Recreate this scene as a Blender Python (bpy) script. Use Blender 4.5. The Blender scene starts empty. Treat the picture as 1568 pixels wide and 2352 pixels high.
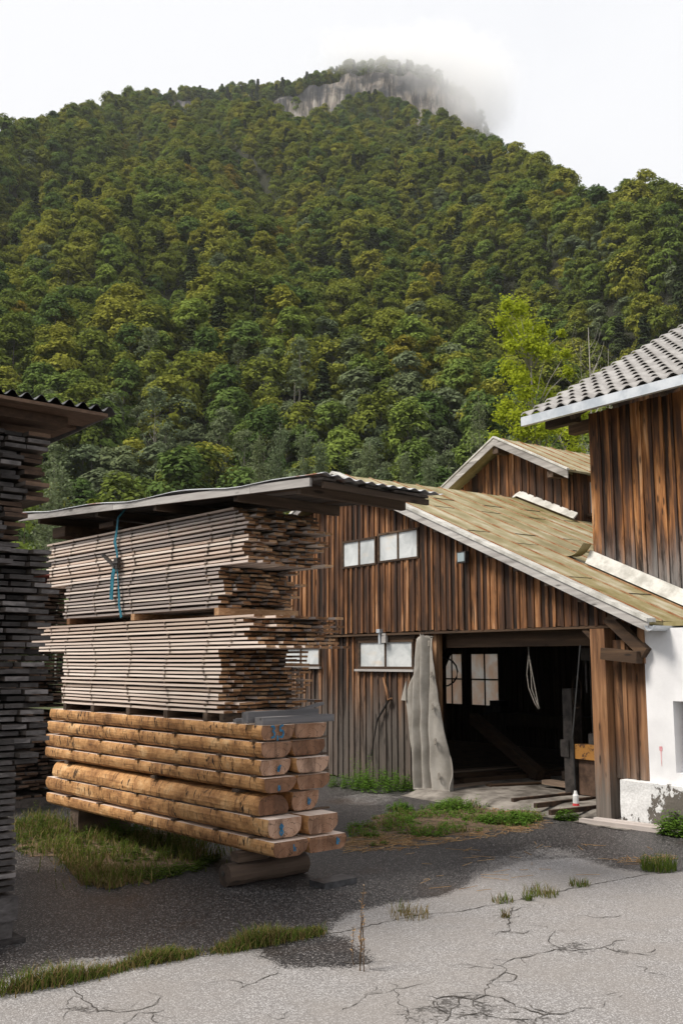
import bpy, bmesh, math, random
import numpy as np
from mathutils import Vector, Matrix, noise as mnoise
R = math.radians
rng = np.random.default_rng(11)
random.seed(5)
S = bpy.context.scene
col = S.collection

# ------------------------------------------------------------------ camera
F, EYE = 2287.0, 2.3                       # focal length in units of a 1568 x 2352 frame, eye height
PITCH = math.atan((1520 - 1176) / F)
CP, SP = math.cos(PITCH), math.sin(PITCH)
cd = bpy.data.cameras.new('camera')
cd.sensor_fit = 'VERTICAL'; cd.sensor_height = 36.0; cd.lens = F / 2352 * 36.0
cd.clip_start = 0.1; cd.clip_end = 20000
cam = bpy.data.objects.new('camera', cd); col.objects.link(cam)
cam.location = (0, 0, EYE); cam.rotation_euler = (math.pi / 2 + PITCH, 0, 0)
S.camera = cam

# ------------------------------------------------------------------ sky, sun, exposure
SUN_AZ = Vector((-0.95, -0.31, 0)).normalized(); SUN_EL = R(54)
sun_vec = Vector((SUN_AZ.x * math.cos(SUN_EL), SUN_AZ.y * math.cos(SUN_EL), math.sin(SUN_EL)))
W = bpy.data.worlds.new('World'); S.world = W; W.use_nodes = True
nt = W.node_tree; nt.nodes.clear()
def N(nt, t, **kw):
    n = nt.nodes.new(t)
    for k, v in kw.items():
        if k.startswith('i_'):
            key = k[2:]
            key = int(key) if key.isdigit() else key
            n.inputs[key].default_value = v
        else: setattr(n, k, v)
    return n
def L(nt, a, b): nt.links.new(a, b)
wo = N(nt, 'ShaderNodeOutputWorld'); bg = N(nt, 'ShaderNodeBackground')
sky = N(nt, 'ShaderNodeTexSky', sky_type='NISHITA', sun_disc=False)
sky.sun_elevation = SUN_EL; sky.sun_rotation = math.atan2(SUN_AZ.x, SUN_AZ.y)
tc = N(nt, 'ShaderNodeTexCoord')
cn = N(nt, 'ShaderNodeTexNoise'); cn.inputs['Scale'].default_value = 2.2; cn.inputs['Detail'].default_value = 6
cr = N(nt, 'ShaderNodeValToRGB')
cr.color_ramp.elements[0].position = .30; cr.color_ramp.elements[0].color = (5.5, 5.6, 5.9, 1)
cr.color_ramp.elements[1].position = .55; cr.color_ramp.elements[1].color = (6.2, 6.22, 6.36, 1)
fr = N(nt, 'ShaderNodeMapRange'); fr.inputs[1].default_value = .25; fr.inputs[2].default_value = .42; fr.inputs[3].default_value = .78; fr.inputs[4].default_value = .985
mx = N(nt, 'ShaderNodeMix', data_type='RGBA')
L(nt, tc.outputs['Generated'], cn.inputs['Vector']); L(nt, cn.outputs['Fac'], cr.inputs['Fac']); L(nt, cn.outputs['Fac'], fr.inputs[0])
L(nt, fr.outputs[0], mx.inputs[0]); L(nt, sky.outputs[0], mx.inputs[6]); L(nt, cr.outputs[0], mx.inputs[7])
L(nt, mx.outputs[2], bg.inputs[0]); bg.inputs[1].default_value = 0.10; L(nt, bg.outputs[0], wo.inputs[0])
sl = bpy.data.lights.new('sun', 'SUN'); sl.energy = 2.8; sl.angle = R(18); sl.color = (1, .93, .84)
so = bpy.data.objects.new('sun', sl); col.objects.link(so)
so.rotation_euler = (-sun_vec).to_track_quat('-Z', 'Y').to_euler(); so.location = (-30, -10, 40)
S.view_settings.view_transform = 'Standard'; S.view_settings.look = 'None'
S.view_settings.exposure = 0.68; S.view_settings.gamma = 1
S.cycles.volume_bounces = 24; S.cycles.max_bounces = 26; S.cycles.diffuse_bounces = 4
S.cycles.volume_step_rate = 2.0; S.cycles.volume_max_steps = 128
S.cycles.transparent_max_bounces = 8

# ------------------------------------------------------------------ helpers
def ray(u, v):
    x, y = (u - 784) / F, (1176 - v) / F
    return Vector((x, CP - y * SP, SP + y * CP))
def at(u, v, z=0.0):                        # where the sight line of a photo point meets height z
    d = ray(u, v); t = (z - EYE) / d.z
    return Vector((d.x * t, d.y * t, z))
def tag(o, label=None, cat=None, group=None, kind=None):
    if label: o['label'] = label
    if cat: o['category'] = cat
    if group: o['group'] = group
    if kind: o['kind'] = kind
    return o
def empty(name, loc=(0, 0, 0), rz=0.0):
    o = bpy.data.objects.new(name, None); col.objects.link(o)
    o.location = loc; o.rotation_euler = (0, 0, rz); o.empty_display_size = .2
    return o
def attr_mesh(name, verts, faces, mats, mi=None, rnd=None, smooth=False):
    me = bpy.data.meshes.new(name)
    me.from_pydata([tuple(v) for v in verts], [], [tuple(f) for f in faces])
    for m in mats: me.materials.append(m)
    if mi is not None: me.polygons.foreach_set('material_index', np.asarray(mi, dtype=np.int32))
    if rnd is not None:
        a = me.attributes.new('rnd', 'FLOAT', 'FACE'); a.data.foreach_set('value', np.asarray(rnd, dtype=np.float32))
    if smooth: me.polygons.foreach_set('use_smooth', np.ones(len(me.polygons), dtype=bool))
    me.update()
    return me
class MB:
    def __init__(s): s.v = []; s.f = []; s.m = []; s.r = []
    def add(s, vs, fs, m=0, r=None):
        b = len(s.v); s.v += [Vector(v) for v in vs]
        r = random.random() if r is None else r
        for f in fs:
            s.f.append([b + i for i in f]); s.m.append(m); s.r.append(r)
    def hexa(s, p, m=0, r=None, endm=None):  # 8 points: 0-3 at x low (y0z0,y1z0,y1z1,y0z1), 4-7 at x high
        fs = [(0, 3, 2, 1), (4, 5, 6, 7), (0, 1, 5, 4), (1, 2, 6, 5), (2, 3, 7, 6), (3, 0, 4, 7)]
        r = random.random() if r is None else r
        s.add(p, fs, m, r)
        if endm is not None: s.m[-6] = endm; s.m[-5] = endm
    def box(s, x0, x1, y0, y1, z0, z1, m=0, r=None, endm=None, M=None):
        p = [(x0, y0, z0), (x0, y1, z0), (x0, y1, z1), (x0, y0, z1), (x1, y0, z0), (x1, y1, z0), (x1, y1, z1), (x1, y0, z1)]
        if M is not None: p = [M @ Vector(q) for q in p]
        s.hexa(p, m, r, endm)
    def beam(s, a, b, w, h, m=0, r=None, up=(0, 0, 1), endm=None):   # a bar from a to b, w across, h along up
        a, b = Vector(a), Vector(b); d = (b - a).normalized()
        sd = d.cross(Vector(up)).normalized(); u = sd.cross(d).normalized()
        p = []
        for q in (a, b):
            p += [q - sd * w / 2 - u * h / 2, q + sd * w / 2 - u * h / 2, q + sd * w / 2 + u * h / 2, q - sd * w / 2 + u * h / 2]
        s.hexa(p, m, r, endm)
    def slab(s, s0, s1, zb0, zb1, zt0, zt1, y0, y1, m=0, r=None):
        s.hexa([(s0, y0, zb0), (s0, y1, zb0), (s0, y1, zt0), (s0, y0, zt0), (s1, y0, zb1), (s1, y1, zb1), (s1, y1, zt1), (s1, y0, zt1)], m, r)
    def tube(s, pts, rad, n=6, m=0, r=None, cap=True):
        pts = [Vector(p) for p in pts]; rs = rad if isinstance(rad, (list, tuple)) else [rad] * len(pts)
        vs = []; fs = []
        for i, p in enumerate(pts):
            d = (pts[min(i + 1, len(pts) - 1)] - pts[max(i - 1, 0)])
            if d.length < 1e-9: d = Vector((0, 0, 1))
            d.normalize()
            ref = Vector((0, 0, 1)) if abs(d.z) < .9 else Vector((1, 0, 0))
            a = d.cross(ref).normalized(); b = d.cross(a)
            for k in range(n):
                t = 2 * math.pi * k / n
                vs.append(p + (a * math.cos(t) + b * math.sin(t)) * rs[i])
        for i in range(len(pts) - 1):
            for k in range(n):
                fs.append((i * n + k, i * n + (k + 1) % n, (i + 1) * n + (k + 1) % n, (i + 1) * n + k))
        if cap: fs += [tuple(range(n))[::-1], tuple((len(pts) - 1) * n + k for k in range(n))]
        s.add(vs, fs, m, r)
    def ribbon(s, pts, wid, nor, th=.002, m=0):          # a flat strip through pts, facing nor
        nor = Vector(nor).normalized(); pts = [Vector(p) for p in pts]; vs = []; fs = []
        ws = wid if isinstance(wid, (list, tuple)) else [wid] * len(pts)
        for i, p in enumerate(pts):
            d = (pts[min(i + 1, len(pts) - 1)] - pts[max(i - 1, 0)]).normalized()
            sd = d.cross(nor).normalized() * ws[i] / 2
            vs += [p - sd, p + sd, p + sd + nor * th, p - sd + nor * th]
        for i in range(len(pts) - 1):
            a, b = i * 4, i * 4 + 4
            fs += [(a + k, a + (k + 1) % 4, b + (k + 1) % 4, b + k) for k in range(4)]
        e = (len(pts) - 1) * 4
        fs += [(3, 2, 1, 0), (e, e + 1, e + 2, e + 3)]
        s.add(vs, fs, m)
    def mesh(s, name, mats, smooth=False):
        mats = mats if isinstance(mats, (list, tuple)) else [mats]
        return attr_mesh(name, s.v, s.f, mats, s.m, s.r, smooth)
    def build(s, name, mats, parent=None, smooth=False, loc=None, rz=None):
        o = bpy.data.objects.new(name, s.mesh(name, mats, smooth)); col.objects.link(o)
        if parent is not None: o.parent = parent
        if loc is not None: o.location = loc
        if rz is not None: o.rotation_euler = (0, 0, rz)
        return o
def link(name, me, parent=None, loc=None, rz=None):
    o = bpy.data.objects.new(name, me); col.objects.link(o)
    if parent is not None: o.parent = parent
    if loc is not None: o.location = loc
    if rz is not None: o.rotation_euler = (0, 0, rz)
    return o
ORD = ('zeroth first second third fourth fifth sixth seventh eighth ninth tenth eleventh twelfth thirteenth fourteenth fifteenth '
       'sixteenth seventeenth eighteenth nineteenth twentieth').split()
TENS = {2: 'twenty', 3: 'thirty', 4: 'forty', 5: 'fifty', 6: 'sixty', 7: 'seventy'}
def ordinal(k):
    if k <= 20: return ORD[k]
    t, u = divmod(k, 10)
    return TENS[t].replace('ty', 'tieth') if u == 0 else TENS[t] + '-' + ORD[u]

# ------------------------------------------------------------------ materials
def new_mat(name):
    m = bpy.data.materials.new(name); m.use_nodes = True
    t = m.node_tree; b = t.nodes['Principled BSDF']; b.inputs['Specular IOR Level'].default_value = .3
    return m, t, b
def ramp(t, stops):
    n = t.nodes.new('ShaderNodeValToRGB'); e = n.color_ramp.elements
    while len(e) < len(stops): e.new(.5)
    for k, (p, c) in enumerate(stops): e[k].position = p; e[k].color = (*c, 1)
    return n
def math_n(t, op, a, b=None, clamp=False):
    n = t.nodes.new('ShaderNodeMath'); n.operation = op; n.use_clamp = clamp
    for k, x in enumerate((a, b)):
        if x is None: continue
        if isinstance(x, (int, float)): n.inputs[k].default_value = x
        else: L(t, x, n.inputs[k])
    return n.outputs[0]
def maprange(t, x, a, b, c=0., d=1., smooth=True):
    n = t.nodes.new('ShaderNodeMapRange'); n.interpolation_type = 'SMOOTHSTEP' if smooth else 'LINEAR'
    L(t, x, n.inputs[0])
    for k, q in enumerate((a, b, c, d)): n.inputs[k + 1].default_value = q
    return n.outputs[0]
def mixc(t, f, a, b, mode='MIX'):
    n = t.nodes.new('ShaderNodeMix'); n.data_type = 'RGBA'; n.blend_type = mode
    for k, x in ((0, f), (6, a), (7, b)):
        if isinstance(x, (int, float)): n.inputs[k].default_value = x
        elif isinstance(x, tuple): n.inputs[k].default_value = (*x, 1)
        else: L(t, x, n.inputs[k])
    return n.outputs[2]
def rnd_socket(t, obj=True):
    a = t.nodes.new('ShaderNodeAttribute'); a.attribute_name = 'rnd'
    if not obj: return a.outputs['Fac']
    o = t.nodes.new('ShaderNodeObjectInfo')
    return math_n(t, 'FRACT', math_n(t, 'ADD', a.outputs['Fac'], o.outputs['Random']))
def coords(t, scale, rnd=None, off=(31., 57., 83.), src='Object'):
    c = t.nodes.new('ShaderNodeTexCoord')
    v = t.nodes.new('ShaderNodeVectorMath'); v.operation = 'MULTIPLY'; v.inputs[1].default_value = scale
    L(t, c.outputs[src], v.inputs[0]); out = v.outputs[0]
    if rnd is not None:
        s = t.nodes.new('ShaderNodeVectorMath'); s.operation = 'SCALE'; s.inputs[0].default_value = off; L(t, rnd, s.inputs['Scale'])
        q = t.nodes.new('ShaderNodeVectorMath'); q.operation = 'ADD'; L(t, out, q.inputs[0]); L(t, s.outputs[0], q.inputs[1]); out = q.outputs[0]
    return out
def noise(t, vec, scale, detail=5, rough=.6, dist=0.):
    n = t.nodes.new('ShaderNodeTexNoise'); L(t, vec, n.inputs['Vector'])
    n.inputs['Scale'].default_value = scale; n.inputs['Detail'].default_value = detail
    n.inputs['Roughness'].default_value = rough; n.inputs['Distortion'].default_value = dist
    return n.outputs['Fac']
def voronoi(t, vec, scale, feature='F1', out='Distance'):
    n = t.nodes.new('ShaderNodeTexVoronoi'); n.feature = feature; L(t, vec, n.inputs['Vector']); n.inputs['Scale'].default_value = scale
    return n.outputs[out]
def bump(t, b, h, strength=.4, dist=.01):
    n = t.nodes.new('ShaderNodeBump'); n.inputs['Strength'].default_value = strength; n.inputs['Distance'].default_value = dist
    L(t, h, n.inputs['Height']); L(t, n.outputs[0], b.inputs['Normal'])
def wood(name, stops, axis='Z', grain=16., stretch=.06, vary=.45, streak=.5, streak_col=(.012, .009, .007), knots=True,
         grey=None, grey_col=(.16, .15, .14), rough=.8, bstr=.5, obj=True, patch=.5):
    """weathered timber: grain along axis, a tone per board, dark streaks and knots, bleached zone grey=(z0, z1)"""
    m, t, b = new_mat(name)
    r = rnd_socket(t, obj)
    k = 'XYZ'.index(axis); sc = [grain] * 3; sc[k] = grain * stretch
    v = coords(t, tuple(sc), r)
    g = noise(t, v, 1.0, 8, .65, .3)
    sc5 = [4.] * 3; sc5[k] = .7
    pt = noise(t, coords(t, tuple(sc5), r, (5., 17., 43.)), 1.0, 3, .5)
    tone = math_n(t, 'ADD', math_n(t, 'ADD', math_n(t, 'MULTIPLY', math_n(t, 'SUBTRACT', g, .5), 1.3), math_n(t, 'MULTIPLY', math_n(t, 'SUBTRACT', pt, .5), patch)), math_n(t, 'ADD', math_n(t, 'MULTIPLY', math_n(t, 'SUBTRACT', r, .5), vary), .5), True)
    rp = ramp(t, stops); L(t, tone, rp.inputs[0]); c = rp.outputs[0]
    sc2 = [5.] * 3; sc2[k] = .55
    v2 = coords(t, tuple(sc2), r, (71., 13., 29.))
    st = noise(t, v2, 1.0, 6, .7, .4)
    if grey is not None:
        z = t.nodes.new('ShaderNodeTexCoord'); sp = t.nodes.new('ShaderNodeSeparateXYZ'); L(t, z.outputs['Object'], sp.inputs[0])
        zz = math_n(t, 'ADD', sp.outputs['XYZ'.index('Z')], math_n(t, 'MULTIPLY', math_n(t, 'SUBTRACT', st, .5), 1.6 * abs(grey[1] - grey[0])))
        gf = maprange(t, zz, grey[0], grey[1], 1., 0.)
        gg = mixc(t, g, tuple(x * .25 for x in grey_col), tuple(min(1, x * 1.7) for x in grey_col))
        c = mixc(t, math_n(t, 'MULTIPLY', gf, .92), c, gg)
    sf = maprange(t, st, .5, .66, 0., streak)
    c = mixc(t, sf, c, streak_col)
    if knots:
        sc3 = [7.] * 3; sc3[k] = 1.8
        kd = voronoi(t, coords(t, tuple(sc3), r, (7., 3., 11.)), 1.0)
        c = mixc(t, maprange(t, kd, .07, .17, .75, 0.), c, tuple(x * .3 for x in stops[0][1]))
    L(t, c, b.inputs['Base Color']); b.inputs['Roughness'].default_value = rough
    bump(t, b, g, bstr, .006)
    return m
def plain(name, c1, c2, scale=3., rough=.8, bstr=.2, metal=0., detail=6, lo=.35, hi=.65):
    m, t, b = new_mat(name)
    n = noise(t, coords(t, (1, 1, 1)), scale, detail, .65)
    L(t, mixc(t, maprange(t, n, lo, hi), c1, c2), b.inputs['Base Color'])
    b.inputs['Roughness'].default_value = rough; b.inputs['Metallic'].default_value = metal
    if bstr: bump(t, b, n, bstr, .01)
    return m
M = {}
CLAD = [(.0, (.014, .009, .007)), (.42, (.060, .029, .016)), (.64, (.135, .060, .026)), (.85, (.30, .135, .052)), (1., (.46, .26, .145))]
M['clad'] = wood('barn_cladding', CLAD, 'Z', 20, .06, .6, .85, grey=(.9, 2.4), grey_col=(.105, .09, .078), patch=1.1)
M['clad_up'] = wood('gable_cladding', CLAD, 'Z', 20, .06, .6, .85, patch=1.15)
M['clad_house'] = wood('house_cladding', [(.0, (.016, .010, .008)), (.35, (.07, .032, .017)), (.56, (.17, .072, .027)), (.78, (.38, .165, .055)), (1., (.55, .31, .16))], 'Z', 15, .05, .5, .9, grey=(3.5, 4.6), grey_col=(.20, .19, .185), patch=1.7)
M['timber_z'] = wood('dark_timber', [(.0, (.03, .018, .012)), (.4, (.13, .062, .03)), (.7, (.28, .14, .065)), (1., (.42, .25, .14))], 'Z', 12, .05, .3, .7, grey=(.1, 1.3), grey_col=(.15, .135, .12), patch=1.3)
M['timber_x'] = wood('dark_beam', [(.0, (.015, .01, .008)), (.5, (.06, .035, .02)), (1., (.15, .09, .05))], 'X', 12, .05, .3, .5)
M['timber_y'] = wood('dark_rafter', [(.0, (.02, .014, .01)), (.5, (.075, .05, .034)), (1., (.2, .14, .1))], 'Y', 12, .05, .3, .5)
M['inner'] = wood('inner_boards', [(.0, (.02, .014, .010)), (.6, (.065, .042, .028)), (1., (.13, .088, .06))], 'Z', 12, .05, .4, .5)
M['fascia'] = wood('grey_fascia', [(.0, (.17, .16, .15)), (.5, (.36, .34, .325)), (1., (.58, .56, .53))], 'X', 14, .05, .3, .5, (.05, .045, .04))
M['grey_plank'] = wood('grey_plank', [(.0, (.06, .058, .062)), (.5, (.15, .145, .15)), (1., (.28, .27, .27))], 'Y', 14, .05, .3, .4, (.04, .035, .03))
BOARD = [(.0, (.36, .26, .20)), (.3, (.60, .48, .40)), (.7, (.79, .67, .585)), (1., (.86, .77, .69))]
M['board'] = wood('sawn_board', BOARD, 'X', 9, .04, .5, .35, (.23, .17, .14), bstr=.2)
M['board_grey'] = wood('weathered_board', [(.0, (.20, .17, .155)), (.35, (.42, .36, .33)), (.7, (.66, .565, .505)), (1., (.84, .73, .64))], 'X', 9, .04, .9, .45, (.13, .10, .09), bstr=.2)
M['end'] = wood('board_end', [(.0, (.10, .045, .02)), (.4, (.24, .12, .055)), (.75, (.40, .23, .12)), (1., (.58, .38, .23))], 'Y', 30, .4, .9, .3, (.06, .035, .02), knots=False, bstr=.2)
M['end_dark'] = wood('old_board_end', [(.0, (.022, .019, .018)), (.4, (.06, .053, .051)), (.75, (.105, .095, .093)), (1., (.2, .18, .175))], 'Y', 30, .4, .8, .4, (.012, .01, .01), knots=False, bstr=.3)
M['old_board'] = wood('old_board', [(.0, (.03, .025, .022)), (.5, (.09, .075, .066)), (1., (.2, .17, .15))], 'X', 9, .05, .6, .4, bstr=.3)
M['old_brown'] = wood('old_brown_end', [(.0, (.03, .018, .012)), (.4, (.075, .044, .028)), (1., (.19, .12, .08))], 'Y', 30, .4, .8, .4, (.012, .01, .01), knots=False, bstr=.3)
M['lamp_glass'] = plain('lamp_glass', (.22, .28, .30), (.30, .36, .38), 3, .2, 0)
M['log_end'] = wood('log_end', [(.0, (.12, .055, .028)), (.4, (.25, .13, .075)), (.75, (.36, .21, .135)), (1., (.48, .31, .22))], 'Z', 10, .5, 1.0, .7, (.10, .055, .035), knots=False, bstr=.5)
def rings(m):
    t = m.node_tree; b = t.nodes['Principled BSDF']; src = b.inputs['Base Color'].links[0].from_socket
    c = t.nodes.new('ShaderNodeTexCoord'); s = t.nodes.new('ShaderNodeVectorMath'); s.operation = 'SUBTRACT'; L(t, c.outputs['Object'], s.inputs[0]); s.inputs[1].default_value = (0, .21, .13)
    q = t.nodes.new('ShaderNodeVectorMath'); q.operation = 'MULTIPLY'; L(t, s.outputs[0], q.inputs[0]); q.inputs[1].default_value = (0, 1, 1)
    ln = t.nodes.new('ShaderNodeVectorMath'); ln.operation = 'LENGTH'; L(t, q.outputs[0], ln.inputs[0])
    n = noise(t, coords(t, (1, 1, 1)), 9., 4, .6)
    w = math_n(t, 'SINE', math_n(t, 'ADD', math_n(t, 'MULTIPLY', ln.outputs['Value'], 330.), math_n(t, 'MULTIPLY', n, 9.)))
    col_ = mixc(t, maprange(t, w, .1, 1., 0, .35), src, (.12, .06, .032))
    sp = t.nodes.new('ShaderNodeSeparateXYZ'); L(t, s.outputs[0], sp.inputs[0])
    an = math_n(t, 'ARCTAN2', sp.outputs[2], sp.outputs[1]); cr_ = math_n(t, 'SINE', math_n(t, 'ADD', math_n(t, 'MULTIPLY', an, 7.), math_n(t, 'MULTIPLY', n, 14.)))
    L(t, mixc(t, maprange(t, cr_, .965, .995, 0, .8), col_, (.035, .02, .012)), b.inputs['Base Color'])
rings(M['log_end'])
M['log_top'] = wood('log_sawn_face', BOARD, 'X', 9, .04, .3, .3, (.3, .22, .16), bstr=.1)
def bark_mat():
    m, t, b = new_mat('peeled_bark')
    r = rnd_socket(t)
    v = coords(t, (1, 1, 1), r)
    n = noise(t, v, 3.2, 8, .7)
    rp = ramp(t, [(.29, (.11, .05, .019)), (.42, (.33, .16, .060)), (.55, (.55, .295, .118)), (.72, (.76, .51, .27))]); L(t, n, rp.inputs[0])
    c = rp.outputs[0]
    fib = noise(t, coords(t, (5, 40, 40), r), 1., 6, .7, .5)
    c = mixc(t, maprange(t, fib, .52, .72, 0, .6), c, (.20, .12, .065))
    d = noise(t, coords(t, (26, 7, 7), r, (3., 7., 11.)), 1., 4, .6, .6)          # short dark strokes across the log
    area = noise(t, v, 1.3, 4, .6)
    c = mixc(t, math_n(t, 'MULTIPLY', maprange(t, d, .56, .62), maprange(t, area, .36, .56, .2, 1.)), c, (.035, .02, .012))
    p = noise(t, v, 7., 6, .75)
    c = mixc(t, maprange(t, p, .62, .70, 0, .8), c, (.06, .036, .02))
    L(t, c, b.inputs['Base Color']); b.inputs['Roughness'].default_value = .75
    bump(t, b, math_n(t, 'ADD', n, math_n(t, 'MULTIPLY', fib, .6)), .8, .02)
    return m
M['bark'] = bark_mat()
M['metal_grey'] = plain('zinc_sheet', (.42, .46, .50), (.62, .65, .68), 2.5, .45, .05, .35)
M['dark_metal'] = plain('dark_iron', (.03, .028, .027), (.08, .07, .065), 6, .55, .2, .4)
M['rail_rust'] = plain('rusty_rail', (.035, .025, .02), (.10, .06, .04), 8, .7, .2, .2)
M['yellow_paint'] = plain('worn_orange_paint', (.10, .05, .03), (.42, .20, .05), 9, .6, .2, lo=.42, hi=.5)
M['white_flash'] = plain('painted_flashing', (.36, .35, .315), (.62, .61, .57), 3, .7, .1)
M['concrete'] = plain('old_concrete', (.065, .055, .046), (.28, .255, .225), 2.6, .9, .6, lo=.3, hi=.7)
M['blue_strap'] = plain('blue_webbing', (.012, .10, .15), (.03, .20, .27), 9, .7, .1)
M['blue_chalk'] = plain('blue_crayon', (.02, .10, .19), (.05, .20, .34), 25, .9, 0)
M['canvas'] = plain('grey_canvas', (.26, .24, .21), (.36, .338, .305), 2.2, 1., .1)
M['rope'] = plain('pale_rope', (.15, .135, .115), (.25, .225, .195), 30, .9, 0)
M['black_cable'] = plain('black_cable', (.012, .012, .012), (.03, .03, .03), 10, .5, 0)
M['white_plastic'] = plain('white_plastic', (.55, .55, .54), (.7, .7, .69), 10, .4, 0)
M['red_plastic'] = plain('red_plastic', (.42, .03, .035), (.5, .05, .05), 10, .4, 0)
M['red_tile'] = plain('red_sheet', (.30, .07, .05), (.40, .13, .10), 3, .7, .1)
M['soil'] = plain('dry_soil', (.06, .042, .028), (.15, .10, .062), 5, .95, .4)
M['straw'] = plain('dry_straw', (.22, .12, .05), (.40, .27, .14), 9, .9, 0)
def film_mat():
    m, t, b = new_mat('milky_window_film')
    n = noise(t, coords(t, (1, 1, 1)), 2.2, 4, .6, .8)
    c = mixc(t, maprange(t, n, .3, .7), (.40, .425, .43), (.62, .64, .64))
    n2 = noise(t, coords(t, (1, 1, 2.5)), 1.5, 3)
    c = mixc(t, maprange(t, n2, .55, .75, 0, .5), c, (.62, .52, .40))
    L(t, c, b.inputs['Base Color']); b.inputs['Roughness'].default_value = .25; b.inputs['Specular IOR Level'].default_value = .5
    return m
M['film'] = film_mat()
def lit_pane():
    m, t, b = new_mat('frosted_pane')
    t.nodes.remove(b)
    o = t.nodes['Material Output']; tr = t.nodes.new('ShaderNodeBsdfTranslucent'); di = t.nodes.new('ShaderNodeBsdfDiffuse'); mx = t.nodes.new('ShaderNodeMixShader')
    n = noise(t, coords(t, (1, 1, 1)), 1.6, 4, .6, .5)
    c = mixc(t, maprange(t, n, .35, .65), (.86, .70, .58), (.93, .90, .86)); L(t, c, tr.inputs[0]); L(t, c, di.inputs[0])
    mx.inputs[0].default_value = .85; L(t, di.outputs[0], mx.inputs[1]); L(t, tr.outputs[0], mx.inputs[2]); L(t, mx.outputs[0], o.inputs[0])
    return m
M['pane'] = lit_pane()
def roof_metal():
    m, t, b = new_mat('mossy_sheet_roof')
    v = coords(t, (.8, 1.2, .8)); n = noise(t, v, 1.5, 8, .7, .4); n2 = noise(t, coords(t, (.4, 2.2, .4)), 1.3, 6, .65)
    rp = ramp(t, [(.30, (.095, .078, .020)), (.42, (.185, .150, .054)), (.52, (.31, .265, .14)), (.64, (.52, .48, .37))]); L(t, math_n(t, 'ADD', math_n(t, 'MULTIPLY', n, .55), math_n(t, 'MULTIPLY', n2, .45)), rp.inputs[0])
    c = rp.outputs[0]
    f = noise(t, coords(t, (1, 1, 1)), 9, 6, .7)
    c = mixc(t, maprange(t, f, .55, .75, 0, .55), c, (.09, .08, .035))
    L(t, c, b.inputs['Base Color']); b.inputs['Roughness'].default_value = .55; bump(t, b, f, .15, .005)
    return m
M['roof_metal'] = roof_metal()
M['seam'] = plain('rust_seam', (.24, .095, .035), (.34, .25, .15), 3, .7, .1)
def rust_sheet():
    m, t, b = new_mat('galvanised_sheet')
    n = noise(t, coords(t, (1.2, .6, 1)), 1.3, 7, .65)
    c = mixc(t, maprange(t, n, .54, .62), (.62, .63, .65), (.42, .17, .08))
    L(t, c, b.inputs['Base Color']); b.inputs['Roughness'].default_value = .45; b.inputs['Metallic'].default_value = .3
    return m
M['sheet'] = rust_sheet()
M['dark_sheet'] = plain('dark_corrugated_sheet', (.035, .035, .037), (.12, .12, .125), 4, .4, .1, .3)
M['tile'] = plain('concrete_tile', (.27, .258, .248), (.39, .378, .364), 3, .85, .2)
def plaster():
    m, t, b = new_mat('white_plaster')
    n = noise(t, coords(t, (1, 1, 1)), 1.6, 7, .6)
    c = mixc(t, maprange(t, n, .3, .7), (.70, .70, .71), (.82, .82, .83))
    L(t, c, b.inputs['Base Color']); b.inputs['Roughness'].default_value = .9; bump(t, b, noise(t, coords(t, (1, 1, 1)), 25, 6, .7), .25, .01)
    return m
M['plaster'] = plaster()
def plinth_mat():
    m, t, b = new_mat('peeling_plinth')
    c0 = t.nodes.new('ShaderNodeTexCoord'); sp = t.nodes.new('ShaderNodeSeparateXYZ'); L(t, c0.outputs['Object'], sp.inputs[0])
    p = noise(t, coords(t, (1.3, 1.3, 1)), 5.5, 8, .7)
    big = noise(t, coords(t, (1, 1, 1)), 1.4, 3)
    gx = maprange(t, sp.outputs[0], .55, 1.1, -.10, .11); gz = maprange(t, sp.outputs[2], .0, .22, .12, 0.)
    gz2 = maprange(t, sp.outputs[2], .45, .75, 0., -.18)
    s = math_n(t, 'ADD', math_n(t, 'ADD', p, gx), math_n(t, 'ADD', math_n(t, 'ADD', gz, gz2), math_n(t, 'MULTIPLY', math_n(t, 'SUBTRACT', big, .5), .3)))
    f = maprange(t, s, .54, .575)
    fine = noise(t, coords(t, (1, 1, 1)), 30, 6, .7)
    base = mixc(t, maprange(t, fine, .35, .7), (.62, .62, .61), (.80, .80, .80)); dirt = mixc(t, fine, (.06, .052, .045), (.20, .18, .155))
    L(t, mixc(t, f, base, dirt), b.inputs['Base Color']); b.inputs['Roughness'].default_value = .95
    bump(t, b, math_n(t, 'SUBTRACT', fine, f), .6, .012)
    return m
M['plinth'] = plinth_mat()
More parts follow.
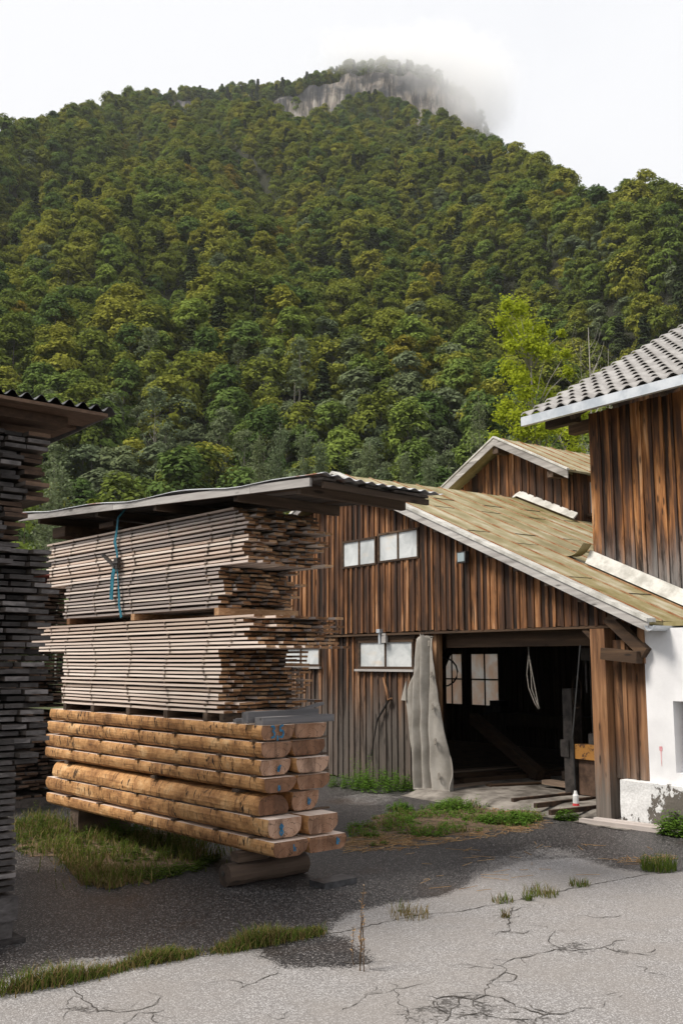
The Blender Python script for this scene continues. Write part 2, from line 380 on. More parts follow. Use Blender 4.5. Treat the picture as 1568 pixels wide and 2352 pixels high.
def asphalt():
    m, t, b = new_mat('asphalt')
    v = coords(t, (1, 1, 1))
    a = t.nodes.new('ShaderNodeAttribute'); a.attribute_name = 'dry'
    big = noise(t, v, 1.1, 7, .65); mid = noise(t, v, 5., 6, .7); fine = noise(t, v, 28, 4, .7)
    stone = t.nodes.new('ShaderNodeTexVoronoi'); L(t, v, stone.inputs['Vector']); stone.inputs['Scale'].default_value = 88
    sc = t.nodes.new('ShaderNodeSeparateColor'); L(t, stone.outputs['Color'], sc.inputs[0])
    lum = math_n(t, 'POWER', sc.outputs[0], 2.2)
    d = math_n(t, 'ADD', a.outputs['Fac'], math_n(t, 'ADD', math_n(t, 'MULTIPLY', math_n(t, 'SUBTRACT', mid, .5), .85), math_n(t, 'MULTIPLY', math_n(t, 'SUBTRACT', fine, .5), .5)))
    d = math_n(t, 'ADD', d, math_n(t, 'MULTIPLY', math_n(t, 'SUBTRACT', sc.outputs[1], .5), .55))
    dry = maprange(t, d, .36, .62)
    stone_dry = mixc(t, lum, (.225, .213, .208), (.50, .487, .48))
    stone_dry = mixc(t, maprange(t, stone.outputs['Distance'], .34, .66, 0., .6), stone_dry, (.13, .122, .117))
    stone_dry = mixc(t, maprange(t, big, .35, .65, 0, .55), stone_dry, (.235, .215, .198))
    wa = t.nodes.new('ShaderNodeAttribute'); wa.attribute_name = 'worn'
    wf = maprange(t, math_n(t, 'ADD', wa.outputs['Fac'], math_n(t, 'ADD', math_n(t, 'MULTIPLY', math_n(t, 'SUBTRACT', mid, .5), 1.5), math_n(t, 'MULTIPLY', math_n(t, 'SUBTRACT', fine, .5), 1.6))), .72, .92)
    stone_dry = mixc(t, math_n(t, 'MULTIPLY', wf, .85), stone_dry, (.055, .05, .046))
    stone_wet = mixc(t, math_n(t, 'POWER', sc.outputs[0], 8.), (.021, .0195, .020), (.30, .28, .27))
    br = noise(t, v, .55, 3, .5)
    stone_wet = mixc(t, maprange(t, br, .54, .70, 0, .6), stone_wet, (.045, .026, .015))
    stone_wet = mixc(t, maprange(t, mid, .45, .75, 0, .4), stone_wet, (.060, .057, .056))
    L(t, mixc(t, dry, stone_wet, stone_dry), b.inputs['Base Color'])
    L(t, maprange(t, dry, 0, 1, .48, .92), b.inputs['Roughness'])
    bump(t, b, math_n(t, 'ADD', math_n(t, 'SUBTRACT', 1., stone.outputs['Distance']), math_n(t, 'MULTIPLY', mid, .8)), .5, .008)
    return m
M['asphalt'] = asphalt()
M['crack'] = plain('crack_dirt', (.03, .027, .024), (.085, .075, .065), 12, .95, 0)
M['meadow'] = plain('meadow', (.035, .045, .015), (.08, .085, .03), .8, .95, .3)
M['forest_floor'] = plain('forest_floor', (.020, .026, .010), (.04, .045, .018), .06, .95, 0)
def rock_mat():
    m, t, b = new_mat('limestone_cliff')
    v = coords(t, (.10, .10, .02)); n = noise(t, v, 1., 9, .7, .3); n2 = noise(t, coords(t, (.02, .02, .045)), 1., 6, .6); n3 = noise(t, coords(t, (.22, .22, .035)), 1., 6, .7)
    rp = ramp(t, [(.34, (.06, .06, .064)), (.43, (.20, .19, .19)), (.52, (.36, .31, .26)), (.64, (.55, .50, .46))]); L(t, n, rp.inputs[0])
    c = mixc(t, maprange(t, n2, .47, .60, 0, .85), rp.outputs[0], (.065, .068, .078))
    c = mixc(t, maprange(t, n3, .48, .60, 0, .8), c, (.07, .068, .07))
    geo = t.nodes.new('ShaderNodeNewGeometry'); sp = t.nodes.new('ShaderNodeSeparateXYZ'); L(t, geo.outputs['True Normal'], sp.inputs[0])
    c = mixc(t, maprange(t, sp.outputs[2], .5, .7), c, (.022, .024, .01))
    c9 = t.nodes.new('ShaderNodeTexCoord'); s9 = t.nodes.new('ShaderNodeSeparateXYZ'); L(t, c9.outputs['Object'], s9.inputs[0])
    c = mixc(t, maprange(t, s9.outputs[2], 448, 462), (.022, .024, .01), c)
    L(t, c, b.inputs['Base Color']); b.inputs['Roughness'].default_value = .9; bump(t, b, n, 1., 3.)
    return m
M['hill'] = rock_mat()
def leaf_mat(name, c1, c2, c3, trans=.3):
    """leaves: hue drifts from tree to tree between c1, c2 and c3, and a little from leaf to leaf"""
    m, t, b = new_mat(name); t.nodes.remove(b)
    o = t.nodes['Material Output']
    oi = t.nodes.new('ShaderNodeObjectInfo'); a = t.nodes.new('ShaderNodeAttribute'); a.attribute_name = 'rnd'
    rp = ramp(t, [(0., c1), (.5, c2), (1., c3)]); L(t, oi.outputs['Random'], rp.inputs[0])
    c = mixc(t, math_n(t, 'MULTIPLY', a.outputs['Fac'], .4), rp.outputs[0], tuple(x * .5 for x in c2))
    di = t.nodes.new('ShaderNodeBsdfDiffuse'); tr = t.nodes.new('ShaderNodeBsdfTranslucent'); mx = t.nodes.new('ShaderNodeMixShader')
    L(t, c, di.inputs[0]); L(t, c, tr.inputs[0]); mx.inputs[0].default_value = trans
    L(t, di.outputs[0], mx.inputs[1]); L(t, tr.outputs[0], mx.inputs[2]); L(t, mx.outputs[0], o.inputs[0])
    return m
M['beech'] = leaf_mat('beech_leaves', (.125, .170, .036), (.200, .230, .040), (.32, .315, .050))
M['maple'] = leaf_mat('green_leaves', (.095, .155, .045), (.150, .215, .052), (.25, .32, .060))
M['willow'] = leaf_mat('grey_green_leaves', (.155, .200, .105), (.190, .230, .120), (.170, .205, .095))
M['golden'] = leaf_mat('turning_leaves', (.26, .25, .038), (.29, .25, .038), (.31, .235, .038))
M['spruce'] = leaf_mat('spruce_needles', (.055, .080, .034), (.065, .085, .036), (.070, .084, .034), .05)
M['ash'] = leaf_mat('ash_leaves', (.38, .45, .035), (.42, .47, .037), (.45, .48, .04), .45)
M['shrub'] = leaf_mat('bright_shrub_leaves', (.15, .20, .03), (.17, .22, .03), (.19, .23, .03), .35)
M['nettle'] = leaf_mat('nettle_leaves', (.10, .19, .03), (.12, .22, .035), (.14, .24, .04), .35)
M['herb'] = leaf_mat('herb_leaves', (.06, .10, .022), (.08, .12, .026), (.10, .14, .03), .3)
M['grass'] = leaf_mat('grass_blades', (.085, .125, .024), (.11, .145, .028), (.13, .155, .03), .25)
M['drygrass'] = leaf_mat('dry_grass_blades', (.20, .15, .06), (.24, .18, .08), (.26, .20, .10), .25)
M['trunk'] = plain('tree_bark', (.07, .06, .05), (.16, .14, .12), .9, .9, .2)
M['pale_trunk'] = plain('pale_bark', (.24, .22, .19), (.42, .39, .35), .9, .9, .2)
# ------------------------------------------------------------------ the hill
def azt(u, v):
    d = ray(u, v); return math.atan2(d.x, d.y), d.z / math.hypot(d.x, d.y)
def table(pts):
    q = sorted(azt(u, v) for u, v in pts); return np.array([a for a, _ in q]), np.array([b for _, b in q])
T1 = table([(-400, 330), (-150, 290), (0, 266), (65, 252), (150, 234), (220, 222), (260, 205), (330, 200), (400, 228), (450, 228), (520, 216), (580, 217), (640, 238), (690, 262),
            (740, 246), (790, 220), (820, 206), (870, 208), (930, 228), (1000, 250), (1070, 276), (1130, 302), (1200, 338), (1290, 384), (1380, 420), (1440, 406), (1500, 405), (1568, 412), (1750, 430), (2000, 470)])
T2 = table([(-400, 380), (-100, 330), (100, 275), (200, 225), (245, 194), (325, 174), (400, 182), (470, 179), (500, 184), (512, 164), (545, 155), (600, 157), (650, 152), (700, 144), (760, 134), (820, 120), (880, 116),
            (940, 132), (1000, 157), (1050, 187), (1090, 228), (1130, 300), (1200, 420), (1400, 520), (2000, 560)])
T3 = table([(-400, 380), (100, 300), (400, 240), (560, 235), (640, 228), (690, 212), (705, 196), (760, 184), (820, 166), (900, 166), (1000, 186), (1060, 220), (1100, 262), (1130, 330), (1200, 450), (2000, 600)])
def sstep(x): x = min(1, max(0, x)); return x * x * (3 - 2 * x)
def profile(az):
    t1 = float(np.interp(az, *T1)); R1 = min(82.7 / max(.72 - t1, .05), 805.)
    z1 = R1 * t1 - 13.5
    k = z1 / (.72 * (R1 - 127.))
    rB = 838 + 7 * mnoise.noise((az * 30, 3.1, 0)) + 4 * mnoise.noise((az * 95, 9.1, 0))
    return t1, R1, z1, k, rB, 850 * float(np.interp(az, *T2)) - 12.5, 842 * float(np.interp(az, *T3)) + 2. + 9 * mnoise.noise((az * 60, 1.3, 4.)) + 4 * mnoise.noise((az * 190, 1.3, 4.))
def terr(az, r, pf=None):
    t1, R1, z1, k, rB, z2, z3 = pf or profile(az)
    if r <= R1:
        h = r - 127.
        z = .72 * k * (h if h > 12 else (max(0, h + 12) ** 2) / 48.)
        x, y = r * math.sin(az), r * math.cos(az)
        w = sstep((r - 150) / 70) * sstep((R1 - r) / 70)
        g = mnoise.noise((x / 85 + .3, y / 150, 1.7)) * 17 + mnoise.noise((x / 42, y / 70, 5.2)) * 8
        u_, v_ = (x + .55 * y) / 95., (y - .35 * x) / 210.
        rg = 1 - min(1, abs(mnoise.noise((u_, v_, 3.3))) * 2.6)
        return z + w * (g - 34 * rg ** 2)
    z = z1 - .28 * (r - R1)
    zb = z1 - 6
    if z3 > zb - 15 or z2 > zb - 10:
        if r < rB: c = -1e9 if r < R1 + 25 else zb
        elif r < rB + 6: c = zb + (max(z3, zb) - zb) * sstep((r - rB) / 6)
        elif r < 872: c = max(z3, zb) + (max(z2, zb) - max(z3, zb)) * ((r - rB - 6) / (872 - rB - 6))
        else: c = max(z2, zb) - .55 * (r - 872)
        if r > R1 + 25: z = max(z, c) if z2 > z else z
    return max(z, 0.)
def build_hill():
    azs = np.radians(np.linspace(-40, 40, 260))
    rs = np.concatenate([np.linspace(100, 150, 8), np.linspace(160, 820, 90), np.linspace(826, 880, 34), np.linspace(895, 1500, 12)])
    vs, fs = [], []
    for a in azs:
        pf = profile(a)
        for r in rs:
            vs.append((r * math.sin(a), r * math.cos(a), terr(a, r, pf) - .05))
    n = len(rs)
    for i in range(len(azs) - 1):
        for j in range(n - 1):
            fs.append((i * n + j, (i + 1) * n + j, (i + 1) * n + j + 1, i * n + j + 1))
    o = link('hill', attr_mesh('hill', vs, fs, [M['hill']], smooth=False)); tag(o, kind='structure')
build_hill()

# ------------------------------------------------------------------ trees
def leaf_cards(pos, nor, size, jit, g):
    """one small four-sided leaf spray per point"""
    n = len(pos)
    nor = nor + g.normal(0, jit, (n, 3)); nor /= np.linalg.norm(nor, axis=1)[:, None] + 1e-9
    ref = g.normal(0, 1, (n, 3)); a = np.cross(nor, ref); a /= np.linalg.norm(a, axis=1)[:, None] + 1e-9
    b = np.cross(nor, a); s = (size * g.uniform(.6, 1.35, n))[:, None]
    v = np.stack([pos - a * s, pos - b * s * .62, pos + a * s, pos + b * s * .62], 1).reshape(-1, 3)
    return v, np.arange(4 * n).reshape(n, 4)
def crown_cards(seed, shape, rx, z0, z1, lobes, lr, nq, q, jit=.34):
    g = np.random.default_rng(seed); P, Nn = [], []
    for k in range(lobes):
        t = g.uniform(0, 1) ** .8
        if shape == 'dome': pr = math.sqrt(max(0.02, 1 - (2 * t - .85) ** 2 / 1.35)) if t > .42 else .72 + .28 * t / .42
        elif shape == 'tall': pr = .55 + .45 * math.sin(math.pi * min(1, t * 1.15)) if t < .8 else .65 * (1 - t) / .2 + .18
        elif shape == 'cone': pr = (1 - t) * .95 + .06
        else: pr = .8
        th = g.uniform(0, 2 * math.pi); rr = pr * rx * (g.uniform(.15, 1) ** .5) * (.82 if shape != 'cone' else .75)
        c = np.array([rr * math.cos(th), rr * math.sin(th), z0 + (z1 - z0) * (t * .93)])
        out = np.array([math.cos(th) * rr / rx, math.sin(th) * rr / rx, (t - .35) * .9])
        r = lr * g.uniform(.6, 1.25) * (.5 + .5 * pr if shape == 'cone' else 1)
        m = int(nq * g.uniform(.7, 1.3)); d = g.normal(0, 1, (m * 2, 3)); d /= np.linalg.norm(d, axis=1)[:, None]
        d = d[(d @ out > -.35) & (d[:, 2] > -.55)][:m]
        sq = np.array([1, 1, .72]) if shape != 'cone' else np.array([1.25, 1.25, .45])
        p = c + d * sq * r * g.uniform(.72, 1.06, (len(d), 1)); o_ = p - np.array([0, 0, z0 + (z1 - z0) * .35]); o_ /= np.linalg.norm(o_, axis=1)[:, None] + 1e-6
        P.append(p); Nn.append(d * .6 + o_ * .75 + np.array([0, 0, .3]))
    P = np.concatenate(P); Nn = np.concatenate(Nn)
    v, f = leaf_cards(P, Nn, q, jit, g)
    return v, f, np.repeat(g.uniform(0, 1, 1), 0), g.uniform(0, 1, len(f))
def crown_mesh(name, mat, *a, **k):
    v, f, _, r = crown_cards(*a, **k); return attr_mesh(name, v, f.tolist(), [mat], rnd=r)
def trunk_mb(h, r, limbs, seed, lean=.04, spread=.32, z_first=.35, twigs=0, up=.75):
    g = random.Random(seed); mb = MB(); pts = []
    x = y = 0
    for i in range(9):
        t = i / 8; pts.append((x, y, h * t)); x += g.uniform(-lean, lean) * h / 8; y += g.uniform(-lean, lean) * h / 8
    mb.tube(pts, [r * (1 - .93 * i / 8) for i in range(9)], 7)
    for k in range(limbs):
        t = z_first + (1 - z_first) * .92 * (k + g.random()) / limbs
        i = min(7, int(t * 8)); p = Vector(pts[i]).lerp(Vector(pts[i + 1]), t * 8 - i)
        th = g.uniform(0, 6.28); ln = h * spread * (1.15 - t) * g.uniform(.8, 1.25)
        d = Vector((math.cos(th), math.sin(th), up * g.uniform(.7, 1.3))).normalized(); q = [p]
        for s in range(5):
            d = (d + Vector((g.uniform(-.25, .25), g.uniform(-.25, .25), .12))).normalized(); q.append(q[-1] + d * ln / 5)
        r0 = r * (1 - .85 * t) * .5
        mb.tube(q, [r0 * (1 - .16 * s) for s in range(6)], 5)
        for w in range(twigs):
            j = g.randint(1, 5); d2 = (d + Vector((g.uniform(-.9, .9), g.uniform(-.9, .9), g.uniform(-.1, .7)))).normalized(); l2 = ln * g.uniform(.25, .5)
            e = q[j] + d2 * l2 * .5; e2 = e + (d2 + Vector((0, 0, .35))).normalized() * l2 * .5
            mb.tube([q[j], e, e2], [r0 * .35, r0 * .25, r0 * .12], 4)
    return mb
KINDS = []   # (kind, crown mesh, trunk mesh)
def kind(k, mat, seed, shape, rx, z0, z1, lobes, lr, nq, q, tr=.22, limbs=8, tm='trunk', jit=.34):
    cm = crown_mesh('crown', M[mat], seed, shape, rx, z0, z1, lobes, lr, nq, q, jit)
    tm_ = trunk_mb(z1 * .86, tr, limbs, seed).mesh('trunk', [M[tm]], True)
    KINDS.append((k, cm, tm_))
kind('beech', 'beech', 1, 'dome', 4.6, 2.5, 12.5, 46, 1.45, 62, .34)
kind('beech', 'beech', 2, 'dome', 5.2, 2.2, 13.5, 54, 1.5, 62, .34)
kind('beech', 'beech', 3, 'dome', 4.0, 2.5, 11.5, 38, 1.35, 62, .34)
kind('maple', 'maple', 4, 'dome', 4.2, 2.2, 12.5, 44, 1.3, 62, .33)
kind('maple', 'maple', 5, 'tall', 3.8, 1.8, 14.0, 48, 1.35, 60, .33)
kind('willow', 'willow', 6, 'tall', 3.4, 1.5, 11.5, 46, 1.15, 56, .30, .14, 12, 'pale_trunk')
kind('willow', 'willow', 7, 'dome', 3.8, 1.5, 10.0, 46, 1.15, 56, .30, .14, 12, 'pale_trunk')
kind('golden', 'golden', 8, 'dome', 4.0, 2.4, 12.0, 40, 1.35, 62, .33)
kind('spruce', 'spruce', 9, 'cone', 3.9, .5, 15.5, 110, .95, 46, .25)
kind('birch', 'willow', 10, 'tall', 2.6, 4.0, 13.0, 26, .85, 26, .24, .11, 16, 'pale_trunk', .8)
kind('beech', 'beech', 12, 'tall', 4.2, 2.0, 14.5, 50, 1.35, 62, .34)
KIND_TEXT = {'beech': 'olive green beech', 'maple': 'deep green broadleaf tree', 'willow': 'grey green willow', 'golden': 'yellow turning tree',
             'spruce': 'dark pointed spruce', 'birch': 'thin pale stemmed birch'}
OCC = np.array([(0, 915), (104, 915), (106, 1185), (745, 1105), (1035, 1112), (1163, 1008), (1204, 1024), (1206, 962), (1568, 752)], dtype=float)
def proj(p):
    z = p[2] - EYE; fw = p[1] * CP + z * SP
    return 784 + F * p[0] / fw, 1176 - F * (-p[1] * SP + z * CP) / fw
def scatter():
    g = random.Random(3); spots = []
    def put(a, r, crest):
        pf = profile(a)
        z = terr(a, r, pf); x, y = r * math.sin(a), r * math.cos(a)
        hl = mnoise.noise((x / 60, y / 60, 8.3)); w = g.random()
        low = r < 215
        if crest: k = 'spruce' if w < .22 else 'maple' if w < .6 else 'beech'
        elif r < 168: k = 'willow' if w < .42 else 'birch' if w < .62 else 'maple' if w < .84 else 'beech'
        elif low: k = 'willow' if w < .26 + .2 * hl else 'birch' if w < .34 else 'maple' if w < .66 else 'golden' if w < .685 else 'spruce' if w < .70 else 'beech'
        else: k = 'golden' if w < .012 else 'willow' if w < .10 + .14 * hl else 'maple' if w < .30 + .25 * hl else 'spruce' if w < .308 + (.05 if a > .1 and 240 < r < 420 else 0) else 'beech'
        i = g.choice([j for j, q in enumerate(KINDS) if q[0] == k])
        s = g.uniform(.85, 1.30) * (1.08 if r < 500 else 1.0)
        if g.random() < .12: s *= .72
        spots.append((x, y, z - .3, i, s * g.uniform(.92, 1.1), s, g.uniform(0, 6.28), r, a))
    r = 118.
    while r < 812:
        st = 6.4 + .9 * (r / 800); da = st / r
        a = R(-26.5)
        while a < R(26.5):
            aa = a + g.uniform(-.42, .42) * da; rr = r + g.uniform(-.42, .42) * st
            pf = profile(aa)
            if rr < pf[1] + 8: put(aa, rr, rr > 640 and g.random() < .25)
            a += da
        r += st * .92
    for rr in (848., 853., 859., 865., 871., 877.):
        a = R(-22)
        while a < R(10):
            aa = a + g.uniform(-.4, .4) * .006; pf = profile(aa)
            if max(pf[5], pf[6]) > pf[2] - 12 and rr + 2 > pf[4] + 6: put(aa, rr + g.uniform(-2.5, 2.5), True)
            a += .0064
    # keep the clearings of two small rock bands
    vis = []
    for n_, q in enumerate(spots):
        h = 12 * q[5]; u, v = proj((q[0], q[1], q[2] + h * .85))
        if -40 < u < 1608 and v < np.interp(u, OCC[:, 0], OCC[:, 1]) - 6 and q[7] < 330: vis.append((q[7] / q[4], n_, u, v))
    vis.sort(); vis = vis[:290]
    chosen = {n_: (u, v) for _, n_, u, v in vis}
    return spots, chosen
def place_forest():
    spots, chosen = scatter()
    # the far wood: one object
    rest = [q for n_, q in enumerate(spots) if n_ not in chosen]
    pc = bpy.data.collections.new('forest_sources')
    for i, (k, cm, tm) in enumerate(KINDS):
        bm = bmesh.new(); bm.from_mesh(cm); nface = len(bm.faces)
        bm2 = tm.copy(); bm.from_mesh(bm2)
        bm.faces.ensure_lookup_table()
        me = bpy.data.meshes.new('tree%02d' % i); 
        for j, f in enumerate(bm.faces): f.material_index = 0 if j < nface else 1
        bm.to_mesh(me); bm.free(); me.materials.clear(); me.materials.append(cm.materials[0]); me.materials.append(tm.materials[0])
        pc.objects.link(bpy.data.objects.new('tree%02d' % i, me))
    me = bpy.data.meshes.new('forest'); me.from_pydata([q[:3] for q in rest], [], [])
    for nm, ty, vals in (('pick', 'INT', [q[3] for q in rest]), ('rot', 'FLOAT', [q[6] for q in rest])):
        at_ = me.attributes.new(nm, ty, 'POINT'); at_.data.foreach_set('value', vals)
    at_ = me.attributes.new('scl', 'FLOAT_VECTOR', 'POINT'); at_.data.foreach_set('vector', np.array([(q[4], q[4], q[5]) for q in rest], dtype=np.float32).ravel())
    o = link('forest', me); tag(o, 'dense autumn beech wood covering the whole upper mountainside', 'forest', kind='stuff')
    g = bpy.data.node_groups.new('forest_scatter', 'GeometryNodeTree')
    g.interface.new_socket('Geometry', in_out='INPUT', socket_type='NodeSocketGeometry'); g.interface.new_socket('Geometry', in_out='OUTPUT', socket_type='NodeSocketGeometry')
    gi = g.nodes.new('NodeGroupInput'); go = g.nodes.new('NodeGroupOutput'); ip = g.nodes.new('GeometryNodeInstanceOnPoints'); ci = g.nodes.new('GeometryNodeCollectionInfo')
    ci.inputs['Collection'].default_value = pc; ci.inputs['Separate Children'].default_value = True; ci.inputs['Reset Children'].default_value = True
    def na(nm, ty):
        n = g.nodes.new('GeometryNodeInputNamedAttribute'); n.data_type = ty; n.inputs[0].default_value = nm; return n.outputs['Attribute']
    cx = g.nodes.new('ShaderNodeCombineXYZ'); er = g.nodes.new('FunctionNodeEulerToRotation')
    L(g, na('rot', 'FLOAT'), cx.inputs[2]); L(g, cx.outputs[0], er.inputs[0])
    L(g, gi.outputs[0], ip.inputs['Points']); L(g, ci.outputs[0], ip.inputs['Instance']); ip.inputs['Pick Instance'].default_value = True
    L(g, na('pick', 'INT'), ip.inputs['Instance Index']); L(g, er.outputs[0], ip.inputs['Rotation']); L(g, na('scl', 'FLOAT_VECTOR'), ip.inputs['Scale'])
    L(g, ip.outputs[0], go.inputs[0])
    md = o.modifiers.new('scatter', 'NODES'); md.node_group = g
    # the near wood: every tree a thing
    NM = {'beech': 'beech_tree', 'maple': 'maple_tree', 'willow': 'willow_tree', 'golden': 'turning_tree', 'spruce': 'spruce_tree', 'birch': 'birch_tree'}
    bands = [(60, 'far left edge of the slope'), (180, 'above the shaded left board stack'), (330, 'above the tie strap'), (480, 'above the middle of the tin roof'), (640, 'above the right half of the tin roof'),
             (790, 'above the grey end of the tin roof'), (930, 'above the barn ridge'), (1060, 'above the mossy barn roof'), (1180, 'above the dormer gable'), (1320, 'behind the lime green ash'), (2000, 'above the tiled house roof')]
    used = {}
    items = sorted(chosen.items(), key=lambda kv: (kv[1][1]), reverse=True)
    for n_, (u, v) in items:
        x, y, z, i, sxy, sz, rz, r, a = spots[n_]
        k, cm, tm = KINDS[i]
        where = next(t for lim, t in bands if u < lim)
        key = (k, where); used[key] = used.get(key, 0) + 1; c = used[key]
        lab = KIND_TEXT[k] + ' ' + where + ', ' + ('lowest one' if c == 1 else ordinal(c) + ' one up')
        root = empty(NM[k], (x, y, z), rz); root.scale = (sxy, sxy, sz)
        tag(root, lab, 'tree', 'trees of the lower mountain slope')
        link('trunk', tm, root); link('crown', cm, root)
place_forest()

# the lime green ash, the bare tree and smaller bushes behind the roofs
def sky_point(u, v, d):
    q = ray(u, v); t = d / math.hypot(q.x, q.y); return Vector((q.x * t, q.y * t, EYE + q.z * t))
def ash_tree():
    d = 56.; top = sky_point(1215, 690, d); base = Vector((sky_point(1243, 1100, d).x, sky_point(1243, 1100, d).y, 0))
    root = empty('ash_tree', base); tag(root, 'tall lime green ash tree with loose feathery crown behind the dormer gable', 'tree')
    h = top.z; g = np.random.default_rng(8); mb = MB()
    sc = d / F * 1.0
    lean = top.x - base.x
    pts = [(lean * (i / 8) ** 1.4 + .15 * math.sin(i * 1.7), 0.1 * math.sin(i * 2.1), h * .93 * i / 8) for i in range(9)]
    mb.tube(pts, [.17 * (1 - .1 * i) for i in range(9)], 7)
    P, Nn = [], []
    blobs = [(1160, 705, 18), (1185, 720, 30), (1150, 745, 24), (1215, 735, 26), (1235, 765, 24), (1180, 765, 34), (1260, 795, 22), (1285, 770, 10), (1210, 800, 34), (1245, 820, 24), (1165, 810, 18), (1165, 845, 26), (1200, 850, 28), (1285, 830, 14),
             (1180, 880, 26), (1230, 870, 18), (1200, 915, 28), (1260, 900, 18), (1290, 870, 14), (1160, 935, 24), (1145, 960, 18), (1180, 965, 28), (1215, 960, 26), (1250, 950, 20), (1285, 930, 18), (1190, 1000, 28), (1235, 1000, 26), (1275, 980, 24), (1300, 1010, 26), (1330, 960, 14), (1250, 1040, 30), (1320, 1040, 26), (1205, 1040, 24), (1140, 1000, 16)]
    for (u, v, rad) in blobs:
        c = sky_point(u, v, d) - base; c.y += g.uniform(-1.6, 1.6); rr = rad * sc
        st = Vector(pts[max(1, min(7, int((c.z - rr * 2.2) / (h * .93) * 8)))])
        mid = st.lerp(c, .5) + Vector((0, 0, .3)); mb.tube([st, mid, c], [.04, .025, .01], 5)
        m = int(90 + rad * 27)
        dd = g.normal(0, 1, (m, 3)); dd /= np.linalg.norm(dd, axis=1)[:, None]
        P.append(np.array(c) + dd * rr * np.abs(g.normal(0, .62, (m, 1))) * np.array([1.05, 1.1, .95])); Nn.append(dd + np.array([0, -.3, .5]))
    v, f = leaf_cards(np.concatenate(P), np.concatenate(Nn), .085, .6, g)
    mb.build('trunk', M['pale_trunk'], root, True)
    link('crown', attr_mesh('crown', v, f.tolist(), [M['ash']], rnd=g.uniform(0, 1, len(f))), root)
ash_tree()
def bare_tree(u, vt, vb, d, seed, label, limbs=9, spread=.36, r=.16, leaves=0, mat='pale_trunk', name='bare_tree', lm='willow'):
    if leaves: limbs = 34; spread *= .5; r *= .75; leaves = leaves * 4
    p = sky_point(u, vt, d); root = empty(name, (p.x, p.y, 0), seed); tag(root, label, 'tree')
    mb = trunk_mb(p.z, r, limbs, seed, .035, spread, .45 if leaves == 0 else .5, 4, 1.1); mb.build('trunk', M[mat], root, True)
    if leaves:
        g = np.random.default_rng(seed); vs = np.array([tuple(q) for q in mb.v]); vs = vs[vs[:, 2] > p.z * .5]
        P = vs[g.integers(0, len(vs), leaves)] + g.normal(0, .3, (leaves, 3)); v, f = leaf_cards(P, g.normal(0, .5, (leaves, 3)) + np.array([-.2, -.3, .6]), .13, .5, g)
        link('crown', attr_mesh('crown', v, f.tolist(), [M[lm]], rnd=g.uniform(0, 1, leaves)), root)
bare_tree(1345, 752, 900, 60, 21, 'leafless pale grey tree standing right of the lime green ash', 18, .36, .17)
bare_tree(1398, 800, 900, 62, 25, 'thin leafless tree rising behind the tiled roof edge', 14, .32, .11)
bare_tree(150, 1075, 1180, 72, 31, 'scraggy half bare tree left above the tin roof end', 12, .4, .1, 420)
bare_tree(118, 1110, 1180, 70, 33, 'small half bare tree beside the shaded left board stack', 10, .4, .08, 300)
bare_tree(690, 985, 1110, 110, 36, 'pale stemmed sparse tree above the rusty part of the tin roof', 12, .3, .12, 700)
bare_tree(595, 1000, 1110, 112, 37, 'sparse grey tree above the middle of the tin roof', 12, .3, .12, 700)
bare_tree(640, 975, 1110, 114, 38, 'tall sparse tree with white stem above the tin roof', 12, .3, .13, 800)
bare_tree(850, 1015, 1110, 108, 39, 'sparse young tree above the barn ridge', 12, .3, .10, 800)
bare_tree(930, 1040, 1110, 100, 40, 'low sparse tree above the mossy roof near the ridge', 12, .32, .10, 700)
bare_tree(985, 1050, 1110, 98, 41, 'sparse tree left of the dormer gable', 12, .32, .10, 700)
bare_tree(740, 1010, 1110, 109, 42, 'sparse tree over the torn corner of the tin roof', 12, .3, .10, 800)
bare_tree(1100, 905, 1050, 118, 43, 'slim white stemmed tree left of the lime green ash', 9, .3, .12, 500)
def bush(u, vt, w, d, seed, label, mat='shrub', z0=1.0, shape='dome'):
    p = sky_point(u, vt, d); root = empty('bush', (p.x, p.y, 0)); tag(root, label, 'bush')
    rx = w * d / F / 2
    link('crown', crown_mesh('crown', M[mat], seed, shape, rx, p.z * .35, p.z, 40, rx * .42, 60, .17), root)
    trunk_mb(p.z * .8, .1, 7, seed).build('trunk', M['trunk'], root, True)
bush(223, 1120, 62, 66, 51, 'bright yellow green bushy tree just above the tin roof', 'shrub')
bush(60, 1040, 120, 80, 52, 'mid green tree right behind the shaded left board stack', 'maple', 1, 'tall')
bush(880, 1060, 70, 95, 53, 'grey green bush over the barn ridge', 'willow')

